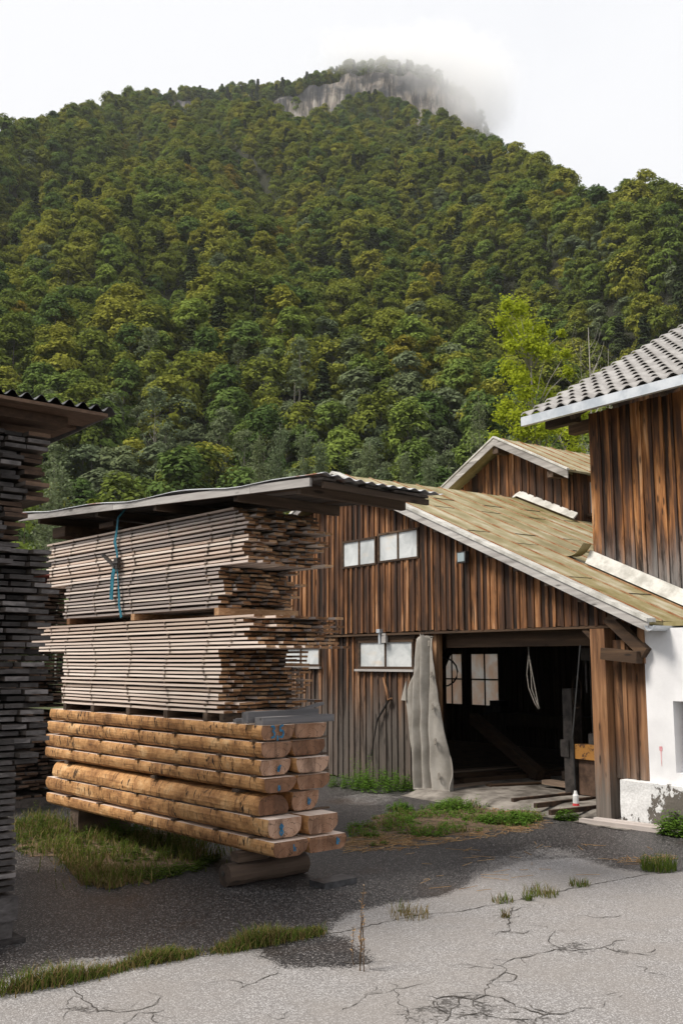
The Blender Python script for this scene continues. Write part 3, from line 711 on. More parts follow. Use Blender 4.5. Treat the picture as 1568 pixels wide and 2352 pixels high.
# ------------------------------------------------------------------ cloud on the summit
def cloud():
    d = 842
    cA = sky_point(915, 132, d); cB = sky_point(1098, 215, 812)
    lo = Vector((min(cA.x - 110, cB.x - 90), 690, min(cA.z, cB.z) - 75)); hi = Vector((cB.x + 130, 960, cA.z + 70))
    mb = MB(); mb.box(lo.x, hi.x, lo.y, hi.y, lo.z, hi.z)
    m = bpy.data.materials.new('cloud_vapour'); m.use_nodes = True; t = m.node_tree; t.nodes.clear()
    o = t.nodes.new('ShaderNodeOutputMaterial'); pv = t.nodes.new('ShaderNodeVolumePrincipled')
    pv.inputs['Color'].default_value = (1, 1, 1, 1); pv.inputs['Anisotropy'].default_value = .55
    ob = t.nodes.new('ShaderNodeTexCoord')
    def blob(c, rad):
        s = t.nodes.new('ShaderNodeVectorMath'); s.operation = 'SUBTRACT'; L(t, ob.outputs['Object'], s.inputs[0]); s.inputs[1].default_value = c
        dv = t.nodes.new('ShaderNodeVectorMath'); dv.operation = 'DIVIDE'; L(t, s.outputs[0], dv.inputs[0]); dv.inputs[1].default_value = rad
        ln = t.nodes.new('ShaderNodeVectorMath'); ln.operation = 'LENGTH'; L(t, dv.outputs[0], ln.inputs[0]); return ln.outputs['Value']
    n = noise(t, coords(t, (1, 1, 1)), .03, 5, .6, .3)
    def dens(c, rad, k, a, b):
        x = math_n(t, 'ADD', blob(c, rad), math_n(t, 'MULTIPLY', math_n(t, 'SUBTRACT', n, .5), 1.3))
        return maprange(t, x, a, b, k, 0.)
    s = math_n(t, 'ADD', dens(cA, (100, 55, 21), .05, .25, 1.05), dens(cB, (46, 60, 46), .036, .25, 1.05))
    s = math_n(t, 'ADD', s, dens(sky_point(1030, 150, 825), (55, 60, 30), .034, .25, 1.05))
    L(t, s, pv.inputs['Density']); L(t, pv.outputs[0], o.inputs['Volume'])
    b = mb.build('cloud', m); tag(b, 'white cloud wrapping the summit cliff', 'cloud', kind='stuff')
cloud()
# ------------------------------------------------------------------ the barn (local x along the gable towards the house, y into the barn)
AB = R(36); BX = Vector((math.sin(AB), -math.cos(AB), 0)); BY = Vector((-BX.y, BX.x, 0)); BRZ = math.atan2(BX.y, BX.x)
B0 = at(1400, 1885)
def barn_xy(p): d = p - B0; return d.dot(BX), d.dot(BY)
RIDGE, M_ROOF, Z0R = -6.5, .431, 3.331           # roof plane z = Z0R - M_ROOF * x right of the ridge
def zroof(x): return Z0R - M_ROOF * x if x > RIDGE else Z0R - M_ROOF * (2 * RIDGE - x)
def cladding(mb, x0, x1, zb, zt, y, pitch=.185, holes=(), th=.022, m=0, jag=.015, flip=1):
    """upright boards with cover strips, each its own tone; holes = (x0, x1, z0, z1)"""
    x = x0; g = random
    while x < x1 - .02:
        w = min(pitch * g.uniform(.82, 1.18), x1 - x)
        for h in holes:
            for e in h[:2]:
                if x + .03 < e < x + w - .005: w = e - x
        xa, xb = x + .004, x + w - .004
        segs = [(None, None)]
        spans = []
        for (hx0, hx1, hz0, hz1) in holes:
            if xa < hx1 - .01 and xb > hx0 + .01: spans.append((hz0, hz1))
        spans.sort()
        r = g.random(); dy = g.uniform(-.006, .006)
        def piece(xa, xb, r, ya, yb):
            lo = (zb(xa), zb(xb)); jb = g.uniform(-jag, jag)
            cuts = [None] + spans
            cur0, cur1 = lo[0] + jb, lo[1] + jb
            for (h0, h1) in spans:
                if h0 - max(cur0, cur1) > .02: mb.slab(xa, xb, cur0, cur1, h0, h0, ya, yb, m, r)
                cur0 = cur1 = h1
            t0, t1 = zt(xa), zt(xb)
            if min(t0, t1) - cur0 > .02: mb.slab(xa, xb, cur0, cur1, t0, t1, ya, yb, m, r)
        piece(xa, xb, r, y - th + dy, y + dy)
        bw = .055 * g.uniform(.8, 1.2); sp2 = [h for h in holes if x + w - bw / 2 < h[1] and x + w + bw / 2 > h[0]]
        keep = spans; spans = sorted((h[2], h[3]) for h in sp2)
        if x + w < x1 - .03: piece(x + w - bw / 2, x + w + bw / 2, g.random() * .7, y - th - .026, y - th - .002)
        spans = keep
        x += w
def window(root, x0, x1, z0, z1, y, bars=1, pane='film', wood_m='timber_x', fw=.05, sill=True, rows=0, depth=.06):
    f = MB()
    f.box(x0, x1, y - depth, y, z0, z0 + fw); f.box(x0, x1, y - depth, y, z1 - fw, z1)
    f.box(x0, x0 + fw, y - depth, y, z0 + fw, z1 - fw); f.box(x1 - fw, x1, y - depth, y, z0 + fw, z1 - fw)
    w = (x1 - x0 - 2 * fw)
    for k in range(bars):
        c = x0 + fw + w * (k + 1) / (bars + 1); f.box(c - .02, c + .02, y - depth + .008, y - .004, z0 + fw, z1 - fw)
    for k in range(rows):
        c = z0 + fw + (z1 - z0 - 2 * fw) * (k + 1) / (rows + 1); f.box(x0 + fw, x1 - fw, y - depth + .014, y - .006, c - .018, c + .018)
    wo_ = f.build('window', M[wood_m], root)
    for k in range(bars + 1):
        a = x0 + fw + w * k / (bars + 1); b = x0 + fw + w * (k + 1) / (bars + 1)
        p = MB(); p.box(a + .021 * (k > 0), b - .021 * (k < bars), y - depth * .55, y - depth * .55 + .006, z0 + fw, z1 - fw); p.build('pane', M[pane], wo_)
    if sill:
        s = MB(); s.box(x0 - .06, x1 + .05, y - depth - .05, y - depth + .005, z0 - .045, z0 - .002); s.build('sill', M['fascia'], wo_)
    return wo_
barn = empty('sawmill_barn', B0, BRZ); tag(barn, 'weathered brown timber sawmill barn with mossy sheet metal roof and open doorway', 'barn')
U_WIN = [(-6.54, -5.42, 4.18, 4.74), (-5.36, -4.14, 4.20, 4.78)]
L_WIN = [(-6.12, -4.42, 2.16, 2.72), (-8.95, -7.45, 2.20, 2.62)]
up = MB(); cladding(up, -13.7, .62, lambda x: 2.86 if x < -3 else 2.84, lambda x: zroof(x) - .16, -.03, .17, U_WIN)
up.build('gable_cladding', M['clad_up'], barn)
lo = MB(); cladding(lo, -13.7, -3.85, lambda x: .02, lambda x: 2.80, .06, .19, L_WIN)
lo.build('lower_cladding', M['clad'], barn)
for h in U_WIN: window(barn, *h, -.03, 1, 'film', 'timber_x', .04, False)
for h in L_WIN: window(barn, *h, .06, 1)
hd = MB(); hd.box(-6.2, -4.36, -.005, .05, 2.725, 2.85); hd.build('window_header', M['timber_x'], barn)
mb = MB()      # lintel rail, drip strip, inner header beam
mb.box(-13.7, .2, -.07, .16, 2.80, 2.838); mb.build('lintel', M['timber_x'], barn)
mb = MB(); mb.box(-3.7, -.1, .18, .42, 2.55, 2.80); mb.build('header_beam', M['timber_x'], barn)
mb = MB(); mb.slab(-.13, .14, 0., 0., 2.79, 2.79, -.14, .10); mb.build('door_post', M['timber_z'], barn)
mb = MB(); mb.box(-3.95, -3.80, .03, .16, 0, 2.8); mb.build('door_post', M['timber_z'], barn)
mb = MB(); cladding(mb, .16, .76, lambda x: .62, lambda x: 2.62 if x < .5 else 2.35, .02, .2, jag=.03); mb.build('corner_cladding', M['timber_z'], barn)
mb = MB(); mb.beam((.22, -.12, 2.95), (.86, -.12, 2.42), .13, .16); mb.build('brace', M['timber_x'], barn)
mb = MB(); mb.beam((.16, -.20, 2.42), (.80, -.20, 2.36), .14, .17); mb.build('bracket', M['timber_x'], barn)
mb = MB(); mb.box(.70, .80, -.10, .05, 2.28, 2.95); mb.build('corner_post', M['timber_z'], barn)
mb = MB(); mb.beam((-.13, -.02, 2.62), (-.34, -.02, 2.80), .05, .08); mb.build('corner_block', M['timber_x'], barn)
# shell: side and back walls, ceiling boards
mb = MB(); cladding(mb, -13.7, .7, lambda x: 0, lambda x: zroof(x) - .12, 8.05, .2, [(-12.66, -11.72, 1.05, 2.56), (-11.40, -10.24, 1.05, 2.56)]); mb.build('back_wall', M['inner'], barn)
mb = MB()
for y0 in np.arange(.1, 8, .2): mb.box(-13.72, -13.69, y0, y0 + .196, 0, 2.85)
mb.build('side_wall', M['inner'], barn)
mb = MB()
for y0 in np.arange(.12, 1.5, .2): mb.box(.72, .75, y0, y0 + .196, .0, 2.85)
for y0 in np.arange(1.52, 8, .2): mb.box(.72, .75, y0, y0 + .196, .0, 2.85)
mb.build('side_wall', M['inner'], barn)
mb = MB(); mb.box(-11.2, -2.2, .1, 8., 4.02, 4.06); mb.build('loft_floor', M['timber_x'], barn)
mb = MB(); mb.beam((-9.3, 5.0, 0), (-9.3, 5.0, 4.0), .2, .2, up=(0, 1, 0)); mb.build('inner_post', M['timber_z'], barn)
mb = MB(); mb.beam((-9.3, 5.0, 2.1), (-8.6, 5.0, 3.2), .14, .14); mb.build('brace', M['timber_x'], barn)
window(barn, -12.66, -11.72, 1.05, 2.56, 8.05, 1, 'pane', 'timber_x', .04, False, 1)
window(barn, -11.40, -10.24, 1.05, 2.56, 8.05, 1, 'pane', 'timber_x', .04, False, 1)
# roof: sheet metal slopes with seams
def sheet_roof(x0, x1, zf, y0, y1, seams, parent, name='roof', th=.05, cross=True, seed=1):
    g = random.Random(seed); mb = MB()
    n = 14; xs = [x0 + (x1 - x0) * i / n for i in range(n + 1)]
    vs, fs = [], []
    ny = max(2, int((y1 - y0) / .5))
    for x in xs:
        for j in range(ny + 1):
            y = y0 + (y1 - y0) * j / ny; vs.append((x, y, zf(x) + g.uniform(-.006, .006)))
    for i in range(n):
        for j in range(ny):
            a = i * (ny + 1) + j; fs.append((a, a + ny + 1, a + ny + 2, a + 1))
    mb.add(vs, fs, 0, .5)
    mb.slab(x0, x1, zf(x0) - th, zf(x1) - th, zf(x0) - .012, zf(x1) - .012, y0, y1, 0)
    y = y0 + seams * .5
    while y < y1 - .1:
        mb.beam((x0, y, zf(x0) + .006), (x1, y + g.uniform(-.03, .03), zf(x1) + .006), .032, .03, 1)
        if cross:
            for k in range(3):
                x = x0 + (x1 - x0) * (.16 + .3 * k + (.09 if int((y - y0) / seams) % 2 else 0) + g.uniform(-.012, .012)); mb.beam((x, y, zf(x) + .006), (x + g.uniform(-.02, .02), y + seams, zf(x) + .006), .012, .012, 2)
        y += seams * g.uniform(.92, 1.08)
    return mb.build(name, [M['roof_metal'], M['seam'], M['crack']], parent)
sheet_roof(RIDGE, 1.07, zroof, -.33, 9.6, .62, barn, seed=4)
sheet_roof(RIDGE, 2 * RIDGE - 1.07, zroof, -.33, 9.6, .62, barn, seed=5)
def verge(x0, x1, zf, y, parent, w=.15, drop=.13):
    mb = MB(); mb.slab(x0, x1, zf(x0) - drop - .02, zf(x1) - drop - .02, zf(x0) - .012, zf(x1) - .012, y - .03, y) ; mb.build('bargeboard', M['fascia'], parent)
    mb = MB(); mb.slab(x0, x1, zf(x0) - .01, zf(x1) - .01, zf(x0) + .045, zf(x1) + .045, y - .05, y + w); mb.build('verge_flashing', M['white_flash'], parent)
verge(RIDGE, 1.09, zroof, -.33, barn); verge(2 * RIDGE - 1.09, RIDGE, zroof, -.33, barn)
mb = MB()
for k in range(12):
    x = RIDGE + .45 + k * .65
    if x < .9: mb.box(x, x + .13, -.31, -.06, zroof(x + .13) - .17, zroof(x + .13) - .055)
mb.build('purlin_end', M['timber_y'], barn)
mb = MB()      # half round gutter along the eave
for y0, y1 in ((-.42, 3.0),):
    pts = [(1.15 + .075 * math.cos(math.pi + k * math.pi / 8), .0, 2.80 + .075 * math.sin(math.pi + k * math.pi / 8)) for k in range(9)]
    vs = [(p[0], y, p[2]) for y in (y0, y1) for p in pts] + [(p[0] + (1.15 - p[0]) * .1, y, p[2] + (2.80 - p[2]) * .1) for y in (y0, y1) for p in pts]
    fs = [(k, k + 1, k + 10, k + 9) for k in range(8)] + [(18 + k + 9, 18 + k + 10, 18 + k + 1, 18 + k) for k in range(8)] + [(k, k + 18, k + 19, k + 1) for k in range(8)]
    mb.add(vs, fs)
mb.build('gutter', M['metal_grey'], barn)
# ------------------------------------------------------------------ dormer house behind the ridge
dorm = empty('dormer_gable', B0 + BX * -6.91 + BY * 5.13, BRZ); tag(dorm, 'small wooden gable with mossy roof rising behind the barn ridge', 'gable')
def zd(x): return 7.64 - .503 * abs(x)
mb = MB(); cladding(mb, -1.75, 2.02, lambda x: max(5.2, min(zroof(x - 6.91) + .07, 6.3)), lambda x: zd(x) - .17, 0, .24, jag=.0); mb.build('front_cladding', M['clad_up'], dorm)
mb = MB()
for y0 in np.arange(.03, 2.6, .24):
    if not .5 < y0 < 1.5: mb.box(1.99, 2.02, y0, y0 + .23, 5.2, zd(2.02) - .1)
mb.box(1.99, 2.02, .5, 1.68, 5.2, 5.62); mb.box(1.99, 2.02, .5, 1.68, 6.36, 6.5)
mb.build('side_cladding', M['clad_up'], dorm)
wf = MB(); wf.box(1.96, 2.00, .56, 1.64, 5.62, 6.36); wp = wf.build('window', M['film'], dorm)
ws = MB(); ws.box(2.00, 2.16, .44, 1.72, 5.55, 5.615); ws.build('sill', M['timber_y'], wp)
wm = MB(); wm.box(2.00, 2.035, 1.08, 1.13, 5.62, 6.36); wm.box(2.00, 2.035, .5, .56, 5.62, 6.36); wm.build('frame', M['timber_z'], wp)
sheet_roof(0, 2.24, zd, -.42, 4.5, .55, dorm, cross=False, seed=8); sheet_roof(0, -2.05, zd, -.42, 4.5, .55, dorm, cross=False, seed=9)
for a, b in ((0, 2.26), (-2.07, 0)):
    mb = MB(); mb.slab(a, b, zd(a) - .2, zd(b) - .2, zd(a) - .012, zd(b) - .012, -.45, -.42); mb.build('bargeboard', M['fascia'], dorm)
    mb = MB(); mb.slab(a, b, zd(a) - .01, zd(b) - .01, zd(a) + .03, zd(b) + .03, -.47, -.37); mb.build('verge_flashing', M['white_flash'], dorm)
mb = MB(); mb.box(-.09, .09, -.4, 0, 7.25, 7.42); mb.build('ridge_beam', M['timber_y'], dorm)
mb = MB(); mb.box(1.6, 1.78, -.38, 0, 6.42, 6.56); mb.build('purlin', M['timber_y'], dorm)
mb = MB()
for i in range(10):
    x = .25 + i * .19; mb.hexa([(x, -.16, zroof(x - 6.91) + .045), (x, -.03, zroof(x - 6.91) + .16), (x, -.028, zroof(x - 6.91) + .2), (x, -.19, zroof(x - 6.91) + .06),
         (x + .19, -.16, zroof(x - 6.72) + .045), (x + .19, -.03, zroof(x - 6.72) + .16), (x + .19, -.028, zroof(x - 6.72) + .2), (x + .19, -.19, zroof(x - 6.72) + .06)])
mb.build('flashing', M['white_flash'], dorm)

# ------------------------------------------------------------------ the tiled house on the right (upper timber storey)
house = empty('timber_house', B0 + BX * -1.4 + BY * 1.56, BRZ); tag(house, 'tall timber house with grey tiled roof standing over the barn roof', 'house')
def zbar(x): return zroof(x - 1.4)
mb = MB(); cladding(mb, 0, 7., lambda x: max(zbar(x), 2.9) + .16 + .05 * math.sin(x * 9) - .05 * math.sin(x * 23), lambda x: 6.62, 0, .215, jag=.06); mb.build('front_cladding', M['clad_house'], house)
mb = MB()
for y0 in np.arange(.03, 6, .22): mb.box(0, .025, y0, y0 + .21, 3.7, 6.55 + y0 * .55)
mb.build('side_cladding', M['clad_house'], house)
mb = MB(); mb.box(.03, 7., .04, .10, 2.9, 6.6); mb.build('wall_core', M['inner'], house)
mb = MB()
for i in range(34):
    x = -.04 + i * .2; z, z2 = max(zbar(x), 2.9), max(zbar(x + .2), 2.9)
    mb.hexa([(x, -.20, z + .03), (x, -.02, z + .03), (x, -.035, z + .26), (x, -.055, z + .26), (x + .2, -.20, z2 + .03), (x + .2, -.02, z2 + .03), (x + .2, -.035, z2 + .26), (x + .2, -.055, z2 + .26)])
mb.build('flashing', M['white_flash'], house)
mb = MB(); vs = []; fs = []
for i in range(11):
    t = i / 10; x = -.55 + .54 * t
    for y in (-.28, -.05): vs.append((x, y, zbar(x) + .015 + .36 * t ** 2.6 + (.0 if y > -.2 else -.0)))
for i in range(10): fs += [(2 * i, 2 * i + 2, 2 * i + 3, 2 * i + 1)]
vs += [(v[0], v[1], v[2] - .008) for v in vs[:22]]
fs += [(22 + 2 * i, 22 + 2 * i + 1, 22 + 2 * i + 3, 22 + 2 * i + 2) for i in range(10)] + [(2 * i, 22 + 2 * i, 24 + 2 * i, 2 * i + 2) for i in range(10)]
mb.add(vs, fs); mb.build('curled_flashing', M['roof_metal'], house)
PIT = .545; EV_Y, EV_Z, EV_X0 = -.80, 6.58, -.80
def tiles():
    mb = MB(); row, tw = .36, .28
    c = 1 / math.hypot(1, PIT); nx = int(8.4 / tw * 6)
    for k in range(19):
        y0 = EV_Y - .05 + k * row * c; vs = []; fs = []
        for i in range(nx + 1):
            x = EV_X0 + i * tw / 6
            ph = (i % 6) / 6; wv = .036 * math.sin(ph * 2 * math.pi)
            for (dy, dz) in ((-.02, .058), (-.02, .082), (row * c * .5, .048), (row * c + .03, .012)):
                y = y0 + dy; vs.append((x, y, EV_Z + (y - EV_Y) * PIT + dz + wv + .03 + mnoise.noise((x * 3, k * 1.7, 0)) * .006))
        for i in range(nx):
            for j in range(3): fs.append((i * 4 + j, (i + 1) * 4 + j, (i + 1) * 4 + j + 1, i * 4 + j + 1))
        mb.add(vs, fs, 0, random.random())
    return mb
roof_h = tiles().build('roof', M['tile'], house)
mb = MB(); mb.hexa([(EV_X0 + .02, EV_Y, EV_Z - .10), (EV_X0 + .02, 5.6, EV_Z - .10 + (5.6 - EV_Y) * PIT), (EV_X0 + .02, 5.6, EV_Z - .03 + (5.6 - EV_Y) * PIT), (EV_X0 + .02, EV_Y, EV_Z - .03),
                    (7.5, EV_Y, EV_Z - .10), (7.5, 5.6, EV_Z - .10 + (5.6 - EV_Y) * PIT), (7.5, 5.6, EV_Z - .03 + (5.6 - EV_Y) * PIT), (7.5, EV_Y, EV_Z - .03)]); mb.build('roof_boarding', M['timber_y'], house)
mb = MB(); mb.box(EV_X0 + .02, 7.5, EV_Y - .10, EV_Y - .015, EV_Z - .15, EV_Z + .01); mb.build('gutter', M['metal_grey'], house)
for x in (.25, 1.15, 2.05, 2.95, 3.9):
    mb = MB(); mb.beam((x, EV_Y + .06, EV_Z - .17 + .06 * PIT), (x, .0, EV_Z - .17 - EV_Y * PIT), .11, .13); mb.build('rafter', M['timber_y'], house)
for y in (-.42,):
    mb = MB(); mb.box(EV_X0 + .15, .05, y, y + .14, EV_Z - .16, EV_Z - .02); mb.build('purlin', M['timber_x'], house)
mb = MB(); mb.box(-.5, .02, .02, .2, 6.35, 6.55); mb.build('purlin', M['timber_x'], house)

# ------------------------------------------------------------------ white rendered wing
wing = empty('white_wing', B0, BRZ); tag(wing, 'white plastered building wing with peeling base right of the doorway', 'building')
mb = MB()
mb.box(.78, 1.22, -.06, .3, .60, 2.77); mb.box(1.22, 2.1, -.06, .3, .60, .79); mb.box(1.22, 2.1, -.06, .3, 1.76, 2.77); mb.box(2.1, 6, -.06, .3, .60, 2.77)
mb.build('wall', M['plaster'], wing)
mb = MB(); n = 30; vs = []; fs = []
for i in range(n + 1):
    for j in range(9):
        x = .34 + (6 - .34) * (i / n) ** 1.6; z = -.02 + .645 * j / 8
        vs.append((x + (.02 * mnoise.noise((z * 6, 0, 3)) if i == 0 else 0), -.17 + .015 * mnoise.noise((x * 3, z * 5, 0)), z + (.012 * mnoise.noise((x * 4, 1, 1)) if j == 8 else 0)))
for i in range(n):
    for j in range(8): a = i * 9 + j; fs.append((a, a + 9, a + 10, a + 1))
b0 = len(vs)
for i in range(n + 1): x = vs[i * 9 + 8]; vs.append((x[0], .28, x[2] + .01))
for i in range(n): fs.append((i * 9 + 8, (i + 1) * 9 + 8, b0 + i + 1, b0 + i))
c0 = len(vs); vs += [(.34, .28, -.02), (.34, .28, .635)]
fs += [tuple([j for j in range(9)] + [c0 + 1, c0])]
mb.add(vs, fs); mb.build('plinth', M['plinth'], wing)
mb = MB(); mb.box(1.30, 2.05, .12, .2, .84, 1.72); w_ = mb.build('window', M['timber_z'], wing)
mb = MB(); mb.box(1.36, 1.98, .10, .118, .90, 1.66); mb.build('pane', M['film'], w_)
mb = MB(); mb.box(.8, 6.2, .0, 6, 2.80, 2.86); mb.build('roof', M['roof_metal'], wing)
mb = MB(); g_ = at(1508, 1738) 
mb.ribbon([(.985, -.062, 1.13), (.99, -.062, 1.10), (.985, -.062, 1.07)], .05, (0, -1, 0)); mb.ribbon([(.988, -.062, 1.07), (.99, -.062, .86)], [.02, .006], (0, -1, 0)); mb.build('paint_mark', plain('pink_paint', (.55, .2, .22), (.75, .45, .47), 9, .9, 0), wing)

# ------------------------------------------------------------------ things on and in the barn
def bthing(name, x, y, z, label, cat, rz=0.):
    return tag(empty(name, B0 + BX * x + BY * y + Vector((0, 0, z)), BRZ + rz), label, cat)
f = bthing('floodlight', -2.84, -.10, 4.10, 'small black floodlight under the barn roof verge on the gable', 'lamp')
mb = MB(); mb.box(-.11, .11, -.12, -.04, -.10, .10); mb.box(-.03, .03, -.04, .03, -.02, .03); mb.build('housing', M['dark_metal'], f)
mb = MB(); mb.box(-.085, .085, -.128, -.122, -.075, .075); mb.build('glass', M['lamp_glass'], f)
# canvas curtain gathered at the left of the doorway
def curtain():
    rt = bthing('canvas_curtain', -3.98, -.12, 0, 'grey canvas curtain gathered at the left side of the open doorway', 'curtain')
    rows = [(2.80, .02, .14), (2.76, -.06, .22), (2.68, -.13, .28), (2.5, -.16, .31), (2.25, -.21, .35), (2.0, -.30, .38), (1.75, -.41, .41), (1.62, -.43, .42), (1.45, -.41, .44), (1.1, -.39, .49), (.7, -.36, .56), (.35, -.34, .68), (.12, -.33, .78), (.0, -.32, .82)]
    zz = [q[0] for q in rows][::-1]; ll = [q[1] for q in rows][::-1]; rr = [q[2] for q in rows][::-1]
    nu, nv = 96, 60; vs = []; fs = []
    for j in range(nv + 1):
        z = 2.80 * j / nv; a, b = np.interp(z, zz, ll), np.interp(z, zz, rr)
        for i in range(nu + 1):
            t = i / nu; amp = .08 + .03 * (1 - z / 2.8)
            xb = a + (b - a) * t; ph = (xb + .04 * math.sin(z * 1.1) + .05 * math.sin(xb * 7)) * 2 * math.pi * (3.3 + .9 * z / 2.8)
            y = -1.9 * amp * (abs(math.sin(ph * .5 + .12 * math.sin(z * 2.1))) - .55) - .03 * math.sin(ph * 1.7 + z * .7) * (1 - .3 * z) - .08 * math.sin(math.pi * t) + .018 * mnoise.noise((t * 5 + z * 1.2, z * 1.6, 0)) + .007 * mnoise.noise((t * 14 - z * 3, z * 4, 2))
            x = a + (b - a) * t + .012 * math.cos(ph) + .02 * mnoise.noise((t * 3, z * 3.1, 7))
            zl = z + (.06 * math.sin(t * 9) + .05 * t if j == 0 else 0) - (.10 * abs(t - .45) if j == nv else 0)
            vs.append((x, y, max(.005, zl)))
    for j in range(nv):
        for i in range(nu): k = j * (nu + 1) + i; fs.append((k, k + 1, k + nu + 2, k + nu + 1))
    me = attr_mesh('cloth', vs, fs, [M['canvas']], smooth=True)
    o = link('cloth', me, rt); s = o.modifiers.new('solid', 'SOLIDIFY'); s.thickness = .012
    for z, x in ((2.62, .28), (2.08, .33), (1.52, .36), (.92, .42), (.34, .50)):
        mb = MB(); mb.ribbon([(x, -.12, z + .05), (x + .05, -.15, z + .04), (x + .055, -.15, z - .03), (x + .01, -.13, z - .05), (x - .01, -.12, z), (x, -.12, z + .05)], .03, (0, -1, .2), .008); mb.build('eyelet', M['rope'], rt)
    mb = MB(); mb.hexa([(-.56, -.08, 1.60), (-.56, -.06, 1.60), (-.55, -.06, 1.64), (-.55, -.08, 1.64), (-.40, -.10, 1.6), (-.40, -.06, 1.6), (-.41, -.06, 1.95), (-.41, -.09, 1.95)]); mb.build('cloth_flap', M['canvas'], rt)
    mb = MB()
    for k in range(4): mb.tube([(-.06 + k * .07, 0, 2.79), (-.06 + k * .07, 0, 2.86)], .006, 5)
    mb.build('hook', M['dark_metal'], rt)
curtain()
t = bthing('pick_hook', -5.15, -.02, 0, 'rusty log pick leaning on the barn wall left of the curtain', 'tool')
mb = MB(); mb.tube([(-.46, -.05, .52), (-.30, -.03, 1.2), (.08, -.02, 1.62)], .022, 6); mb.build('handle', M['dark_metal'], t)
mb = MB(); mb.tube([(-.12, -.02, 2.0), (.0, -.03, 1.75), (.06, -.04, 1.58), (.16, -.04, 1.62)], [.018, .026, .03, .02], 6); mb.build('hook', M['timber_z'], t)
t = bthing('pulley_bracket', -5.23, -.02, 2.70, 'small iron bracket over the lower window of the barn', 'bracket')
mb = MB(); mb.box(-.09, -.05, -.09, -.04, -.06, .20); mb.box(-.12, -.02, -.12, -.03, .15, .22); mb.build('iron', M['metal_grey'], t)
mb = MB(); mb.box(-.02, .10, -.07, -.01, -.04, .14); mb.build('block', M['fascia'], t)
def rope(name, pts, rad, mat, label, cat='rope'):
    c = B0 + BX * pts[-1][0] + BY * pts[-1][1] + Vector((0, 0, pts[-1][2])); o = Vector(pts[-1]); mb = MB()
    mb.tube([Vector(p) - o for p in pts], rad, 6); b = mb.build(name, M[mat], None, True, c, BRZ); tag(b, label, cat); return b
rope('hanging_rope', [(-1.55, .25, 1.55), (-1.60, .25, 1.62), (-1.70, .24, 1.86), (-1.72, .25, 2.2), (-1.76, .26, 2.35), (-1.76, .25, 2.42), (-1.80, .24, 2.1), (-1.78, .25, 1.88), (-1.66, .25, 1.64), (-1.58, .25, 1.54), (-1.55, .25, 1.55), (-1.58, .255, 1.60), (-1.76, .255, 2.42), (-1.76, .25, 2.56)], .009, 'rope', 'pale looped rope hanging in the middle of the dark doorway')
rope('cable_loop', [(-9.0 + .55 * math.sin(k * .4), 4.8, 2.05 - .36 * math.cos(k * .4)) for k in range(13)], .02, 'black_cable', 'black cable loop hanging in front of the inner window')
t = bthing('pull_switch', -.30, -.35, 0, 'white and red pull switch hanging on a cable by the door post', 'switch')
mb = MB(); mb.tube([(-.03, 0, .42), (-.05, 0, 1.2), (-.10, .3, 2.55)], .012, 6); mb.build('cable', M['black_cable'], t)
mb = MB(); mb.tube([(-.03, 0, .24), (-.03, 0, .35), (-.03, 0, .37), (-.03, 0, .42)], [.045, .045, .032, .02], 12); mb.build('body', M['white_plastic'], t)
mb = MB(); mb.tube([(-.03, 0, .205), (-.03, 0, .239)], [.052, .046], 12); mb.build('base', M['red_plastic'], t)
t = bthing('saw_carriage', -.9, 1.2, 0, 'worn orange and brown saw carriage just inside the doorway by the right post', 'machine')
mb = MB(); mb.box(-.78, .55, -.06, .10, .70, .94); mb.build('rail', M['yellow_paint'], t)
mb = MB(); mb.box(-.70, .55, .0, .2, .12, .69); mb.build('body', plain('brown_iron', (.05, .03, .02), (.13, .08, .055), 4, .7, .2), t)
mb = MB(); mb.box(-.92, -.72, -.1, .14, .05, 1.85); mb.build('upright', M['dark_metal'], t)
mb = MB(); mb.box(.05, .15, .4, .55, .0, 3.0); mb.build('upright', M['timber_z'], t)
mb = MB(); mb.box(-.98, -.80, -.12, .16, .72, 1.0); mb.build('bracket', M['dark_metal'], t)
mb = MB(); mb.box(-.52, .0, .5, .9, 2.35, 2.75); mb.tube([(-.5, .3, 1.5), (-.46, .3, 2.5)], .04, 6); mb.build('motor', M['dark_metal'], t)
rope('hose_ring', [(-1.32 + .10 * math.sin(k * .55), .9, 1.80 - .26 * math.cos(k * .55)) for k in range(13)], .008, 'timber_x', 'thin hose ring hanging on the saw carriage upright', 'hose')
def binside(name, pts, w, h, mat, label, cat):
    a, b = (Vector(p) for p in pts); rt = B0 + BX * a.x + BY * a.y + Vector((0, 0, a.z))
    mb = MB(); mb.beam((0, 0, 0), b - a, w, h); o = mb.build(name, M[mat], None, False, rt, BRZ); tag(o, label, cat)
M['plank_in'] = wood('loose_plank', [(.0, (.09, .06, .045)), (.5, (.26, .19, .14)), (1., (.42, .33, .26))], 'X', 9, .05, .3, .4)
def gplank(name, p, q, w, h, mat, label, cat='plank', z=.0):
    a, b = at(*p, z), at(*q, z); d = b - a; L_ = d.length
    mb = MB(); mb.box(0, L_, -w / 2, w / 2, 0, h, endm=None); o = mb.build(name, M[mat], None, False, a, math.atan2(d.y, d.x)); tag(o, label, cat); return o
gplank('plank', (1255, 1800), (1395, 1822), .24, .07, 'plank_in', 'brown plank lying across the doorway floor beside the right post', z=.16)
gplank('beam', (1298, 1788), (1402, 1806), .18, .14, 'plank_in', 'thick dark timber on the floor behind the brown doorway plank', 'timber', z=.12)
gplank('board', (1290, 1826), (1400, 1812), .16, .03, 'plank_in', 'thin pale board lying between the rusty rails', 'board', z=.10)
gplank('batten', (1215, 1790), (1260, 1790), .3, .10, 'timber_x', 'dark offcut block on the concrete floor inside the doorway', 'offcut', z=.1)
